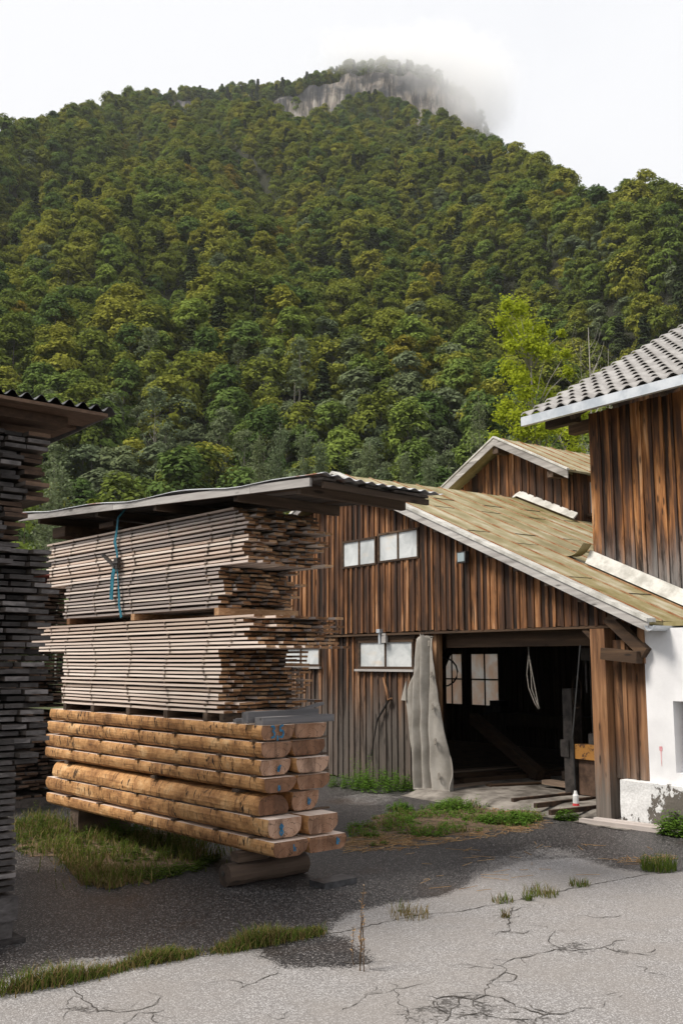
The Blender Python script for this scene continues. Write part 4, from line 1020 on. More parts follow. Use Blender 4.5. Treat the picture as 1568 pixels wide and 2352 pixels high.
binside('beam', [(-5.6, 2.6, 1.15), (-3.4, 2.2, .2)], .2, .2, 'timber_x', 'dark timber beam sloping to the floor inside the doorway', 'timber')
for k, (p, q) in enumerate([((1040, 1786), (1300, 1768)), ((1060, 1798), (1330, 1778))]):
    gplank('floor_sleeper', p, q, .12, .08, 'timber_x', ('rear' if k == 0 else 'front') + ' dark floor sleeper across the inner doorway floor', 'sleeper', z=.1)
for k, (p, q) in enumerate([((1176, 1844), (1408, 1820)), ((1228, 1856), (1410, 1834)), ((1262, 1872), (1410, 1856))]):
    gplank('rail', p, q, .06, .07, 'rail_rust', 'rusty rail in the doorway floor, ' + ('farthest from the yard', 'between the other two rails', 'nearest the yard')[k], 'rail', z=.075)
b = binside('workbench', [(-8.5, 6.2, .9), (-4.6, 6.2, .9)], .6, .3, 'inner', 'dark workbench under the inner windows of the barn', 'workbench')
t = bthing('vise', -8.9, 6.6, .95, 'dark machine silhouette on the bench before the inner window', 'machine')
mb = MB(); mb.box(-.25, .3, -.2, .2, .0, .22); mb.box(-.15, .22, -.15, .15, .22, .36); mb.build('body', M['dark_metal'], t)
mb = MB(); mb.tube([(-.25, 0, .12), (-.7, -.05, -.08)], .025, 6); mb.build('handle', M['dark_metal'], t)
for k, (p, q, w, z, lab) in enumerate([((1010, 1812), (1120, 1800), .22, .10, 'grey floor board near the foot of the curtain'), ((1120, 1806), (1240, 1800), .18, .11, 'dark floor board in the middle of the doorway'),
        ((1150, 1778), (1330, 1764), .2, .13, 'dark floor board deep inside the doorway'), ((1020, 1775), (1180, 1762), .25, .12, 'brown floor board left inside the doorway')]):
    gplank('board', p, q, w, .03, 'plank_in' if k in (0, 3) else 'timber_x', lab, 'board', z=z)
t = bthing('hanging_chain', -1.05, .9, 1.6, 'dark hanging chain hoist in front of the saw carriage', 'hoist')
mb = MB(); mb.box(-.10, .12, -.08, .08, .72, .92); mb.tube([(-.06, 0, .72), (-.06, 0, .2)], .02, 6); mb.tube([(.02, 0, .72), (.03, 0, -.45)], .008, 5); mb.box(-.03, .09, -.04, .04, -.62, -.45); mb.build('hoist', M['dark_metal'], t)
t = bthing('inner_ladder', -3.2, 4.5, 0, 'dark timber frame standing in the middle of the barn interior', 'frame')
mb = MB(); mb.box(-.6, -.5, -.05, .05, 0, 2.4); mb.box(.5, .6, -.05, .05, 0, 2.4); mb.box(-.6, .6, -.04, .04, 2.0, 2.12); mb.box(-.6, .6, -.04, .04, .9, 1.0); mb.build('beams', M['timber_z'], t)
# white boards lying by the plinth
M['white_plank'] = wood('bleached_plank', [(.0, (.30, .26, .24)), (.5, (.48, .43, .40)), (1., (.64, .59, .56))], 'X', 9, .05, .2, .3, (.2, .16, .13))
gplank('plank', (1333, 1889), (1572, 1920), .10, .06, 'white_plank', 'long bleached plank lying on the asphalt before the peeling plinth', z=.0)
gplank('plank', (1366, 1887), (1518, 1906), .09, .06, 'white_plank', 'shorter bleached plank lying behind the long one at the plinth', z=.03)
gplank('plank', (1536, 1906), (1600, 1914), .14, .05, 'white_plank', 'bleached plank end lying beneath the bush beside the plinth', z=.03)
# ------------------------------------------------------------------ stack frames: local x along the boards towards the viewer's right, y across, z up
AS = R(41); SX = Vector((math.sin(AS), -math.cos(AS), 0)); SY = Vector((-SX.y, SX.x, 0)); SRZ = math.atan2(SX.y, SX.x)
SC = at(636, 1976, .33); SC.z = 0
def splace(o, x, y, z): o.location = SC + SX * x + SY * y + Vector((0, 0, z)); o.rotation_euler = (0, 0, SRZ)
def board_mesh(name, ln, w, h, seed, mats):
    g = random.Random(seed); mb = MB(); n = 6; prev = None
    for i in range(n):
        a, b = -ln + ln * i / n, -ln + ln * (i + 1) / n
        z0 = .0025 * math.sin(seed + i * 1.9); z1 = .0025 * math.sin(seed + (i + 1) * 1.9)
        mb.hexa([(a, 0, z0), (a, w, z0), (a, w, z0 + h), (a, 0, z0 + h), (b, 0, z1), (b, w, z1), (b, w, z1 + h), (b, 0, z1 + h)], 0, .3)
        if i == 0: mb.m[-6] = 1
        if i == n - 1: mb.m[-5] = 1
    return mb.mesh(name, [M[m] for m in mats])
# ---- half logs
LOGS = [  # row bottom z, top z, near x, far x, shape, y offset
    (.333, .488, -.05, -5.30, 'slab', .0), (.510, .702, -.14, -5.32, 'slab', .0), (.725, .92, -.30, -5.15, 'round', .0),
    (.955, 1.105, -.22, -5.42, 'slab', .0), (1.127, 1.283, -.28, -5.42, 'slab', .0), (1.305, 1.465, -.27, -5.38, 'slab', .0), (1.487, 1.64, -.27, -5.30, 'slab', .0)]
def half_log(ln, w, h, shape, seed):
    g = random.Random(seed); ns = 60; prof = []
    if shape == 'slab':       # flat sawn top, barky sides rolling under to a narrower sawn bottom
        e = .02 + .05 * g.random(); prof = [(0, h), (-.008, h * .86), (-.012, h * .68), (-.008, h * .46), (.0, h * .25), (e * .4, h * .09), (e, 0), (w - e - .05, 0), (w - e * .7 - .02, h * .12), (w - e * .3, h * .32), (w, h * .55), (w + .006, h * .78), (w, h)]
    else:                     # rounded top, sawn bottom
        prof = [(.10, h), (.05, h * .93), (.015, h * .76), (-.005, h * .5), (-.01, h * .22), (.0, 0), (w, 0), (w + .01, h * .22), (w, h * .5), (w - .03, h * .76), (w - .08, h * .94), (w - .14, h)]
    m = len(prof); vs = []; fs = []; mi = []
    for i in range(ns + 1):
        x = -ln + ln * i / ns
        for k, (y, z) in enumerate(prof):
            d = .014 * mnoise.noise((x * 1.3, y * 5 + seed * 3.1, z * 5)) + .008 * mnoise.noise((x * 5, y * 9 + seed, z * 9))
            sd = -1 if y < w / 2 else 1
            flat = (shape == 'slab' and z in (0, h)) or (shape == 'round' and z == 0)
            vs.append((x + (g.uniform(-.012, .012) if i in (0, ns) and not flat else 0), y + sd * d, z + (0 if flat else d * .4) + .01 * math.sin(x * .8 + seed) * 0))
    for i in range(ns):
        for k in range(m):
            a, b = i * m + k, i * m + (k + 1) % m; fs.append((a, b, b + m, a + m))
            z0, z1 = prof[k][1], prof[(k + 1) % m][1]
            top = z0 == h and z1 == h; bot = z0 == 0 and z1 == 0
            mi.append(2 if (top and shape == 'slab') or bot else 0)
    fs.append(tuple(range(m))[::-1]); mi.append(1); fs.append(tuple(ns * m + k for k in range(m))); mi.append(1)
    me = attr_mesh('half_log', vs, fs, [M['bark'], M['log_end'], M['log_top']], mi, [random.random()] * len(fs))
    return me
ROWN = ['bottom row', 'second row up', 'third row up', 'fourth row up', 'fifth row up', 'sixth row up', 'top row']
CHALK = {6: '3,5', 4: 'a', 1: '8', 0: 'h', 3: 'l'}
def strokes(txt):
    S_ = {'3': [[(.02, .95), (.30, 1.0), (.40, .8), (.22, .58), (.42, .42), (.36, .1), (.05, .05)]],
          '5': [[(.42, 1.02), (.08, .98)], [(.10, .98), (.06, .58), (.34, .6), (.44, .32), (.28, .04), (.0, .1)]], ',': [[(.1, .2), (.1, -.22)]],
          '8': [[(.22, .55), (.04, .75), (.2, 1.0), (.38, .78), (.22, .55), (.02, .25), (.2, .0), (.42, .22), (.22, .55)]],
          'a': [[(.5, .95), (.1, .45), (.05, .15), (.25, .05), (.45, .5), (.35, .75), (.1, .6), (.2, .3), (.6, .85)]],
          'h': [[(.05, 1.), (.1, .0)], [(.1, .45), (.35, .5), (.38, .0)]], 'l': [[(.2, .8), (.12, .0), (.35, .05)], [(.42, .7), (.4, .1)]], 'b': [[(.1, 1.), (.05, .1), (.4, .1)], [(.05, .55), (.4, .75), (.45, .35), (.1, .3)]]}
    out = []; x = 0
    for c in txt:
        out += [[(p[0] + x, p[1]) for p in s] for s in S_[c]]; x += .30 if c == ',' else .62
    return out, x
def chalk(parent, x, y, z, txt, size):
    mb = MB(); ss, w = strokes(txt)
    for s in ss:
        P = []
        for i in range(len(s) - 1):
            for q in range(4): t = q / 4; P.append((x, y + size * (s[i][0] * (1 - t) + s[i + 1][0] * t), z + size * (s[i][1] * (1 - t) + s[i + 1][1] * t)))
        P.append((x, y + size * s[-1][0], z + size * s[-1][1])); mb.ribbon(P, size * .17, (1, 0, 0), .003)
    mb.build('chalk_mark', M['blue_chalk'], parent)
for k, (z0, z1, xn, xf, shp, yo) in enumerate(LOGS):
    for c in range(2):
        w = [.43, .42, .36, .41, .38, .38, .43][k] if c == 0 else [.50, .40, .36, .42, .43, .43, .44][k]
        y = 0 if c == 0 else [.46, .48, .46, .46, .44, .43, .45][k]
        sh = shp if c == 0 else 'slab'
        o = link('half_log', half_log(abs(xf - xn), w, z1 - z0, sh, k * 2 + c)); splace(o, xn + (.0 if c == 0 else .05 * math.sin(k * 2)), y, z0)
        tag(o, 'peeling half log in the %s, %s' % (ROWN[k], 'front column facing the grass' if c == 0 else 'back column facing the barn'), 'half log', 'half logs under the board stack')
        if c == 0 and k in CHALK: chalk(o, .012, {6: .10, 4: .20, 1: .13, 0: .24, 3: .16}[k], {6: .02, 4: .03, 1: .03, 0: .05, 3: .02}[k], CHALK[k], {6: .125, 4: .075, 1: .11, 0: .07, 3: .07}[k])
        if c == 1 and k in (0, 2): chalk(o, .012, .2 if k == 2 else .36, .05, 'b', .08)
sp_log = MB(); sp_log.box(-.025, .025, -.03, 1.0, 0, .0195, endm=None); sp_log = sp_log.mesh('log_spacer', [M['timber_y']])
xs_log = [-.42, -1.05, -1.95, -2.85, -3.75, -4.6]
SPW = ['nearest the log ends', 'second from the log ends', 'third from the log ends', 'fourth from the log ends', 'fifth from the log ends', 'farthest from the log ends']
for k in range(1, 7):
    if k == 3: continue
    for j, x in enumerate(xs_log):
        if k == 3 and j % 2: continue
        o = link('log_spacer', sp_log); splace(o, x + random.uniform(-.05, .05), 0, LOGS[k - 1][1] + .002)
        tag(o, 'thin stick under the %s of half logs, %s' % (ROWN[k], SPW[j]), 'spacer stick', 'sticks between the half logs')
for j, x in enumerate((-.75, -2.45, -4.75)):
    mb = MB(); mb.box(-.05, .05, -.0, .95, 0, .033); o = mb.build('log_bearer', M['timber_y']); splace(o, x, 0, .921)
    tag(o, 'squared bearer between the upper and lower half logs, ' + ('near the log ends', 'in the middle', 'at the far end')[j], 'bearer', 'bearers in the log pile')
# supports on the ground
M['sleeper'] = wood('old_sleeper', [(.0, (.025, .018, .014)), (.5, (.085, .058, .042)), (1., (.17, .12, .09))], 'Y', 9, .05, .3, .5)
sup = empty('support_log'); splace(sup, -.62, -.2, 0); tag(sup, 'short round support log under the near end of the log pile', 'support log')
mb = MB(); n = 14
mb.tube([(0, 1.05 * i / 6, .115) for i in range(7)], [.115 + .006 * math.sin(i * 2) for i in range(7)], n); mb.build('log', M['sleeper'], sup)
mb = MB(); mb.tube([(-.03, -.004, .13), (-.03, .02, .13)], [.03, .03], 8); mb.build('heart_hole', M['crack'], sup)
mb = MB(); mb.box(-.07, .07, .12, .5, .235, .332); mb.build('wedge', M['timber_y'], sup)
sup2 = empty('support_block'); splace(sup2, -4.55, .05, 0); tag(sup2, 'dark square support block under the far end of the log pile', 'support block')
mb = MB(); mb.box(-.12, .12, 0, .8, .0, .334); mb.build('block', M['sleeper'], sup2)
mb = MB(); mb.box(-.1, .14, .5, .95, .0, .06); o = mb.build('stone_slab', M['dark_sheet']); splace(o, .0, 0, 0); tag(o, 'flat dark slab on the asphalt under the back half logs', 'slab')
# ---- board bundles
PITCHZ, BTH, BW = .0474, .0252, .118
NL, NU = 23, 24
def layer_spec(bundle, k):          # near x, far x, boards per layer
    g = random.Random(bundle * 100 + k)
    if bundle == 0:
        if k >= 15: return -.58 + g.uniform(-.10, .16) + (.22 if k in (16, 15) else 0), -5.75 - (.32 if k in (18, 19) else 0) + g.uniform(-.12, .1), 10
        return -1.03 + g.uniform(-.10, .06), -4.97 + g.uniform(-.03, .03), 10
    if k >= 10: return -.60 + g.uniform(-.10, .05) - (.15 if k > 21 else 0), -5.60 + g.uniform(-.06, .06), 9
    return -1.08 + g.uniform(-.08, .08), -5.0 + g.uniform(-.05, .05), 9
VAR = {}
def board_var(kind, v):
    if (kind, v) not in VAR:
        VAR[kind, v] = board_mesh('board', 1.0, BW * (1 - .03 * v), BTH, v * 7 + 1, ('board' if kind == 0 else 'board_grey', 'end'))
    return VAR[kind, v]
rest = MB(); nthing = 0
COLN = ['', '', 'second column from front', 'third column from front', 'fourth column from front']
def lname(bundle, k):
    if bundle == 0: return ('bottom layer' if k == 0 else ordinal(k + 1) + ' layer up') + ' of the lower bundle'
    return ('bottom layer' if k == 0 else ordinal(k + 1) + ' layer up') + ' of the upper bundle'
for bundle in (0, 1):
    n = (NL, NU)[bundle]; zb = (1.735, 2.905)[bundle]
    for k in range(n):
        xn, xf, nb = layer_spec(bundle, k); g = random.Random(bundle * 77 + k * 3)
        y = g.uniform(-.012, .012)
        for c in range(nb):
            w = BW * g.uniform(.86, 1.12); ln_ = xn - xf
            jx = 0 if c == 0 else g.uniform(-.16, .10)
            if c == 0 and bundle == 1 and k == 21: pass
            z = zb + k * PITCHZ + (.004 * math.sin(c * 1.3 + k))
            if c < (4 if bundle == 0 else 3) :
                o = link('board', board_var(1 if bundle == 1 and (k < 11 or g.random() < .55) else 0, g.randint(0, 5))); splace(o, xn + jx, y, z); o.scale = (ln_ + jx, w / BW, 1)
                o.rotation_euler = (0, g.uniform(-.0012, .0012), SRZ + g.uniform(-.0015, .0015))
                if c == 0: lab = 'long lit front board, ' + lname(bundle, k)
                else: lab = 'board end, ' + COLN[c + 1] + ', ' + lname(bundle, k)
                tag(o, lab, 'board', 'boards of the big stack'); nthing += 1
            else:
                p0, p1 = xf + g.uniform(-.1, .1), xn + jx
                rest.box(p0, p1, y, y + w * .97, z, z + BTH, 0, None, 1)
            y += w + g.uniform(.004, .018)
    # sticks in the gaps
o = rest.build('stacked_boards', [M['board_grey'], M['end']]); o.location = SC; o.rotation_euler = (0, 0, SRZ); tag(o, 'inner and back boards of the big stack showing only their brown ends', 'boards', kind='stuff')
st = MB(); st.box(-.019, .019, -.012, 1.16, 0, PITCHZ - BTH - .0005); st = st.mesh('spacer_stick', [M['timber_y']])
STX = [-1.35, -2.2, -3.1, -4.05, -4.86]
for bundle in (0, 1):
    n = (NL, NU)[bundle]; zb = (1.735, 2.905)[bundle]
    for k in range(n - 1):
        xs = STX + ([-.85, -5.42] if (bundle == 0 and k >= 15) or (bundle == 1 and k >= 10) else [])
        for j, x in enumerate(xs):
            o = link('spacer_stick', st); splace(o, x + random.uniform(-.02, .02) + .06 * math.sin(k * .45 + j), 0, zb + k * PITCHZ + BTH + .0002)
            pos = ['first', 'second', 'third', 'fourth', 'fifth'][j] + ' column from right' if j < 5 else ('column nearest board ends' if j == 5 else 'column at far end')
            tag(o, 'stick above the %s, %s' % (lname(bundle, k), pos), 'spacer stick', 'sticks between the boards of the big stack')
for bundle, z0, h, xs in ((0, 1.643, .09, STX + [-1.02]), (1, 2.82, .083, [-1.16, -3.05, -4.86])):
    for j, x in enumerate(xs):
        mb = MB(); mb.box(-.045, .045, .0, 1.14, 0, h); o = mb.build('bundle_bearer', M['end'] if bundle else M['timber_y']); splace(o, x, 0, z0)
        tag(o, '%s bearer under the %s bundle, %s from the right' % ('brown' if bundle else 'dark', 'upper' if bundle else 'lower', ORD[([-1] + sorted(xs, reverse=True)).index(x)]), 'bearer', 'bearers under the board bundles')
# grey planks on top of the half logs
for k, (x, y0, y1, z, w, h, tilt, lab) in enumerate([(-.36, .02, 1.06, 1.645, .13, .075, .06, 'grey squared beam lying on the near log tops, front one'), (-.50, -.06, 1.0, 1.66, .10, .115, .10, 'grey squared beam lying behind the front one on the log tops'),
        (-.72, -.02, .25, 1.648, .06, .05, -.5, 'short grey offcut lying left of the two grey beams'), (-.80, .0, .3, 1.648, .05, .035, -.6, 'thin dark offcut at the foot of the lower bundle')]):
    mb = MB(); mb.box(-w / 2, w / 2, 0, y1 - y0, 0, h); o = mb.build('grey_beam', M['grey_plank']); splace(o, x, y0, z); o.rotation_euler = (0, 0, SRZ + tilt); tag(o, lab, 'beam')
mb = MB(); mb.beam((0, 0, 0), (.05, .75, .16), .06, .03); o = mb.build('stray_stick', M['grey_plank']); splace(o, -.78, .45, 1.665); tag(o, 'stray grey stick leaning on the board ends behind the grey beams', 'stick')
# ---- tin roof on the stack
roof = empty('stack_roof'); splace(roof, 0, 0, 0); tag(roof, 'corrugated tin roof on timber frame covering the big board stack', 'roof')
def zs(x, y): return 4.055 - .056 * (x - .85) - .015 * (y + .25)
RX0, RX1, RY0, RY1 = -6.15, .92, -.22, 1.30
def corrugated(x0, x1, y0, y1, zf, wave=.19, amp=.018, nper=8, seed=1, along='y', edge=.03, th=.004, m='sheet'):
    # ridges run along x when along == 'x', along y otherwise
    g = random.Random(seed); vs = []; fs = []
    if along == 'y': na, nb = int((x1 - x0) / wave * nper), 8
    else: na, nb = int((y1 - y0) / wave * nper), 26
    for i in range(na + 1):
        for j in range(nb + 1):
            if along == 'y': x, y = x0 + (x1 - x0) * i / na, y0 + (y1 - y0) * j / nb; ph = i / nper
            else: y, x = y0 + (y1 - y0) * i / na, x0 + (x1 - x0) * j / nb; ph = i / nper
            z = zf(x, y) + amp * math.sin(2 * math.pi * ph) + edge * mnoise.noise((x * .9 + seed, y * .9, 0))
            vs.append((x, y, z))
    k = len(vs); vs += [(v[0], v[1], v[2] - th) for v in vs]
    for i in range(na):
        for j in range(nb):
            a = i * (nb + 1) + j; q = (a, a + nb + 1, a + nb + 2, a + 1); fs.append(q if along == 'y' else q[::-1]); fs.append(tuple(k + t for t in (q[::-1] if along == 'y' else q)))
    for i in range(na):
        for j in (0, nb): a = i * (nb + 1) + j; fs.append((a, a + nb + 1, k + a + nb + 1, k + a))
    for j in range(nb):
        for i in (0, na): a = i * (nb + 1) + j; fs.append((a, a + 1, k + a + 1, k + a))
    return attr_mesh('sheet', vs, fs, [M[m]], smooth=True)
link('corrugated_sheet', corrugated(RX0 - .04, RX1 + .10, RY0 - .045, RY1 + .12, lambda x, y: zs(x, y) + .058, .15, .012, 8, 2, 'x', .05), roof)
mb = MB(); a = RX0; 
for b in (-3.2, -.2, RX1 - .12):
    mb.hexa([(a, RY0 - .03, zs(a, RY0) - .05), (a, RY0, zs(a, RY0) - .05), (a, RY0, zs(a, RY0) + .035), (a, RY0 - .03, zs(a, RY0) + .035), (b - .004, RY0 - .03, zs(b, RY0) - .05), (b - .004, RY0, zs(b, RY0) - .05), (b - .004, RY0, zs(b, RY0) + .035), (b - .004, RY0 - .03, zs(b, RY0) + .035)], 0); a = b
mb.build('fascia_board', M['fascia'], roof)
mb = MB()      # boarding under the sheet
y = RY0 + .01
while y < RY1:
    w = random.uniform(.16, .22); w = min(w, RY1 + .02 - y)
    x0, x1 = RX0 + random.uniform(0, .08), RX1 + random.uniform(-.1, .05)
    mb.hexa([(x0, y, zs(x0, y) + .01), (x0, y + w - .01, zs(x0, y) + .01), (x0, y + w - .01, zs(x0, y) + .035), (x0, y, zs(x0, y) + .035), (x1, y, zs(x1, y) + .01), (x1, y + w - .01, zs(x1, y) + .01), (x1, y + w - .01, zs(x1, y) + .035), (x1, y, zs(x1, y) + .035)]); y += w
mb.build('boarding', M['old_board'], roof)
for x in (-5.55, -3.75, -2.25, -.55, .55):
    mb = MB(); mb.beam((x, RY0 + .03, zs(x, RY0) - .05), (x, RY1 - .02, zs(x, RY1) - .05), .07, .11); mb.build('rafter', M['timber_y'], roof)
for y, h in ((.02, .16), (1.0, .14)):
    mb = MB(); x0, x1 = -5.75, .45; mb.beam((x0, y, 4.19 + .28), (x1, y, 4.09 - .06 + .06), .10, .06); mb.build('bearer', M['timber_x'], roof)
for x in (-5.35, -3.9): 
    mb = MB(); mb.box(x - .2, x + .2, .03, 1.0, 4.10, zs(x, 0) - .15); mb.build('packing', M['timber_x'], roof)
mb = MB(); mb.beam((RX1 - .02, RY0 + .05, zs(RX1, RY0) - .035), (RX1 - .02, RY1, zs(RX1, RY1) - .035), .04, .06); mb.build('end_beam', M['timber_y'], roof)
for j, (x, y, ln, rz, lab) in enumerate([(-.75, .45, .9, .1, 'grey plank lying on the near half of the tin roof'), (-2.6, .5, .5, .3, 'short dark plank lying on the middle of the tin roof')]):
    mb = MB(); mb.box(-ln / 2, ln / 2, -.07, .07, 0, .05); o = mb.build('roof_plank', M['grey_plank']); splace(o, x, y, zs(x, y) + .09); o.rotation_euler = (0, .054, SRZ + rz); tag(o, lab, 'plank')
# ---- tie strap with ratchet
stp = empty('tie_strap'); splace(stp, -3.45, -.035, 0); tag(stp, 'blue tie strap with ratchet hanging down the front of the upper bundle', 'strap')
mb = MB(); mb.ribbon([(.10, .06, 4.30), (.04, -.02, 4.17), (.0, -.01, 4.02), (-.04, -.012, 3.86), (.03, -.012, 3.70), (.04, -.012, 3.62)], [.04, .045, .045, .07, .04, .04], (0, -1, 0), .006); mb.build('webbing', M['blue_strap'], stp)
mb = MB(); mb.box(.0, .09, -.045, .012, 3.50, 3.64); mb.beam((.03, -.03, 3.52), (-.26, -.06, 3.70), .05, .03); mb.tube([(-.02, -.03, 3.57), (.11, -.03, 3.57)], .025, 8); mb.build('ratchet', M['dark_metal'], stp)
mb = MB(); mb.ribbon([(.02, -.03, 3.56), (-.02, -.04, 3.40), (-.05, -.03, 3.22), (-.07, -.02, 3.10)], [.06, .08, .075, .075], (.1, -1, 0), .006); mb.build('strap_tail', M['blue_strap'], stp)
mb = MB(); mb.ribbon([(.06, -.02, 3.50), (.09, -.012, 3.3), (.12, -.012, 3.15), (.13, -.012, 3.02), (.20, -.012, 2.86)], [.015, .02, .05, .05, .05], (0, -1, 0), .006); mb.build('loose_webbing', M['blue_strap'], stp)

# ------------------------------------------------------------------ shaded stack at the left edge
LG = at(35, 2160)
def lplace(o, x, y, z): o.location = LG + SX * x + SY * y + Vector((0, 0, z)); o.rotation_euler = (0, 0, SRZ)
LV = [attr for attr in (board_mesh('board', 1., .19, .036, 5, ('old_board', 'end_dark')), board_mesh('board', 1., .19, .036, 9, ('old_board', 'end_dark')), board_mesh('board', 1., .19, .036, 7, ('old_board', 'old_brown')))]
left_rest = MB(); lg = random.Random(4)
def left_layers():
    out = []; z = .40
    while z < 4.33:
        if z < 1.40: out.append((z, .036, -.02 - .05 * (z - .4), .055, 'thin'))
        elif z < 1.60: out.append((z, .036, .10 + lg.uniform(-.05, .1), .058, 'wide'))
        elif z < 3.25: out.append((z, .036, .17 + lg.uniform(-.05, .04) + (.10 if lg.random() < .12 else 0), .058, 'wide'))
        elif z < 3.70: out.append((z, .036, -.10 + lg.uniform(-.04, .03), .058, 'thin'))
        else: out.append((z, .036, .07 + lg.uniform(-.03, .03), .058, 'wide'))
        z += out[-1][3]
    return out
LL = left_layers(); nl = len(LL)
for k, (z, h, yr, p, ty) in enumerate(LL):
    y = yr; cols = 0
    while y > -1.3:
        w = lg.uniform(.15, .22); jx = lg.uniform(-.10, .10) + (.12 if lg.random() < .08 else 0)
        if ty == 'thin' and z < 1.4: jx *= .25
        vis = y > -.25 and (cols == 0 or (y > -.12 and ty == 'wide'))
        if vis and cols < 2:
            src = LV[2] if z > 3.3 and lg.random() < .8 else LV[lg.randint(0, 1)]
            o = link('board', src); lplace(o, jx, y - w, z); o.scale = (3.2, w / .19, 1); o.rotation_euler = (0, lg.uniform(-.01, .01), SRZ + lg.uniform(-.03, .03))
            fr = 'bottom layer' if k == 0 else ('top layer' if k == nl - 1 else (ordinal(k + 1) + ' layer up' if k < nl // 2 else ordinal(nl - k) + ' layer below its roof'))
            tag(o, '%s board end, shaded left stack, %s, %s' % ('brown' if src is LV[2] else 'dark grey', 'right edge' if cols == 0 else 'beside right edge', fr), 'board', 'boards of the shaded left stack'); nthing += 1
        else:
            left_rest.box(-3.2, jx, y - w, y - .006, z, z + h, 0, None, 1)
        y -= w + lg.uniform(.004, .03); cols += 1
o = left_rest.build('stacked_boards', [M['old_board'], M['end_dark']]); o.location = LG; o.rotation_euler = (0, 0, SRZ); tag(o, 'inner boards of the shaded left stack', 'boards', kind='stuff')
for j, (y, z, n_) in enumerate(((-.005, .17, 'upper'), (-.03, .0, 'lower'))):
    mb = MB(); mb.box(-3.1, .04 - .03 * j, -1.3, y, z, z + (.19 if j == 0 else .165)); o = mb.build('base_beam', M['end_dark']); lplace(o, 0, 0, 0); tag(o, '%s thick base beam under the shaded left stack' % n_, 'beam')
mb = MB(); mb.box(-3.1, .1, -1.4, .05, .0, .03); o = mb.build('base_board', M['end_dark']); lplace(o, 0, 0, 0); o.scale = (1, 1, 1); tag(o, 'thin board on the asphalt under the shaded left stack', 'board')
lr = empty('stack_roof'); lplace(lr, 0, 0, 0); tag(lr, 'dark corrugated roof on planks above the shaded left stack', 'roof')
link('corrugated_sheet', corrugated(-3.4, .34, -1.6, .60, lambda x, y: 4.56 + .02 * x - .01 * y, .13, .028, 8, 5, 'x', .02, m='dark_sheet'), lr)
mb = MB()
for k in range(6):
    x = -3.2 + k * .62; mb.box(x, x + .5, -1.5, .47, 4.485, 4.515)
mb.build('boarding', M['old_brown'], lr)
mb = MB(); mb.box(-.10, .16, -1.5, .20, 4.40, 4.48); mb.build('bearer', M['old_brown'], lr)
mb = MB(); mb.box(-2.4, -2.1, -1.5, .20, 4.40, 4.48); mb.build('bearer', M['old_brown'], lr)
# ------------------------------------------------------------------ brown stack between the two
RG = at(150, 1845); mb = MB(); g = random.Random(9); z = .14
while z < 3.55:
    y = .02 + g.uniform(-.15, .1) + (.15 if 1.2 < z < 2 else 0)
    while y > -2.2:
        w = g.uniform(.14, .22); jx = g.uniform(-.14, .14); mb.box(-3.4, jx, y - w, y - .01, z, z + .036, 0, None, 1); y -= w + g.uniform(.0, .04)
    z += .062 + (g.random() < .08) * .06
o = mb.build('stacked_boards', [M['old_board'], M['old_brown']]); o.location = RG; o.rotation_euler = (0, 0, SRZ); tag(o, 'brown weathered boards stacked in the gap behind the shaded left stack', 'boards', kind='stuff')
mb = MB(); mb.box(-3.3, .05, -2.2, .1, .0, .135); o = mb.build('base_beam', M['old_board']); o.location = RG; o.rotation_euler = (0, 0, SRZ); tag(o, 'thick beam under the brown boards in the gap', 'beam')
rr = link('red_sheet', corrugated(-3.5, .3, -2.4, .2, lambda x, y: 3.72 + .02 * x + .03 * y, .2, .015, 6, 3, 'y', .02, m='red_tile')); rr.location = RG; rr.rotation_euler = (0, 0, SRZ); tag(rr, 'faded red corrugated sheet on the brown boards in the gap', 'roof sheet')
# ------------------------------------------------------------------ ground
gm = MB(); n = 48; vs = [(0, 0, -.012)]; rad = [30, 90, 300, 1200, 4000]
for r in rad: vs += [(r * math.cos(2 * math.pi * k / n), 12 + r * math.sin(2 * math.pi * k / n), -.012) for k in range(n)]
fs = [(0, 1 + k, 1 + (k + 1) % n) for k in range(n)]
for i in range(len(rad) - 1): fs += [(1 + i * n + k, 1 + (i + 1) * n + k, 1 + (i + 1) * n + (k + 1) % n, 1 + i * n + (k + 1) % n) for k in range(n)]
gm.add(vs, fs); o = gm.build('ground', M['meadow']); tag(o, kind='structure')
DRY = [([(-700, 2330), (0, 2286), (50, 2276), (150, 2258), (215, 2246), (320, 2216), (440, 2197), (550, 2182), (592, 2180), (596, 2192), (645, 2222), (720, 2224), (800, 2222), (858, 2205), (832, 2180), (792, 2150), (738, 2146), (800, 2098), (869, 2081), (1024, 2056),
         (1070, 2036), (1110, 2006), (1200, 1976), (1320, 1968), (1404, 1992), (1484, 2006), (1568, 2001), (2300, 1960), (2600, 2600), (1568, 2800), (-300, 2900)], 1.0, .16),
       ([(0, 2250), (175, 2198), (320, 2196), (440, 2178), (440, 2196), (320, 2215), (150, 2257), (0, 2285)], .62, .08),
       ([(1060, 2040), (1080, 1985), (1230, 1942), (1330, 1950), (1420, 1990), (1300, 2040)], .50, .38), ([(780, 1830), (860, 1815), (930, 1830), (880, 1850), (790, 1850)], .36, .2)]
WORN = [(1080, 2310, 190, 50), (1320, 2178, 110, 24), (1230, 2345, 120, 22), (960, 2330, 110, 40), (830, 2205, 40, 16), (1420, 2186, 60, 14), (200, 2318, 90, 20), (690, 2325, 60, 18), (1165, 2110, 30, 26)]
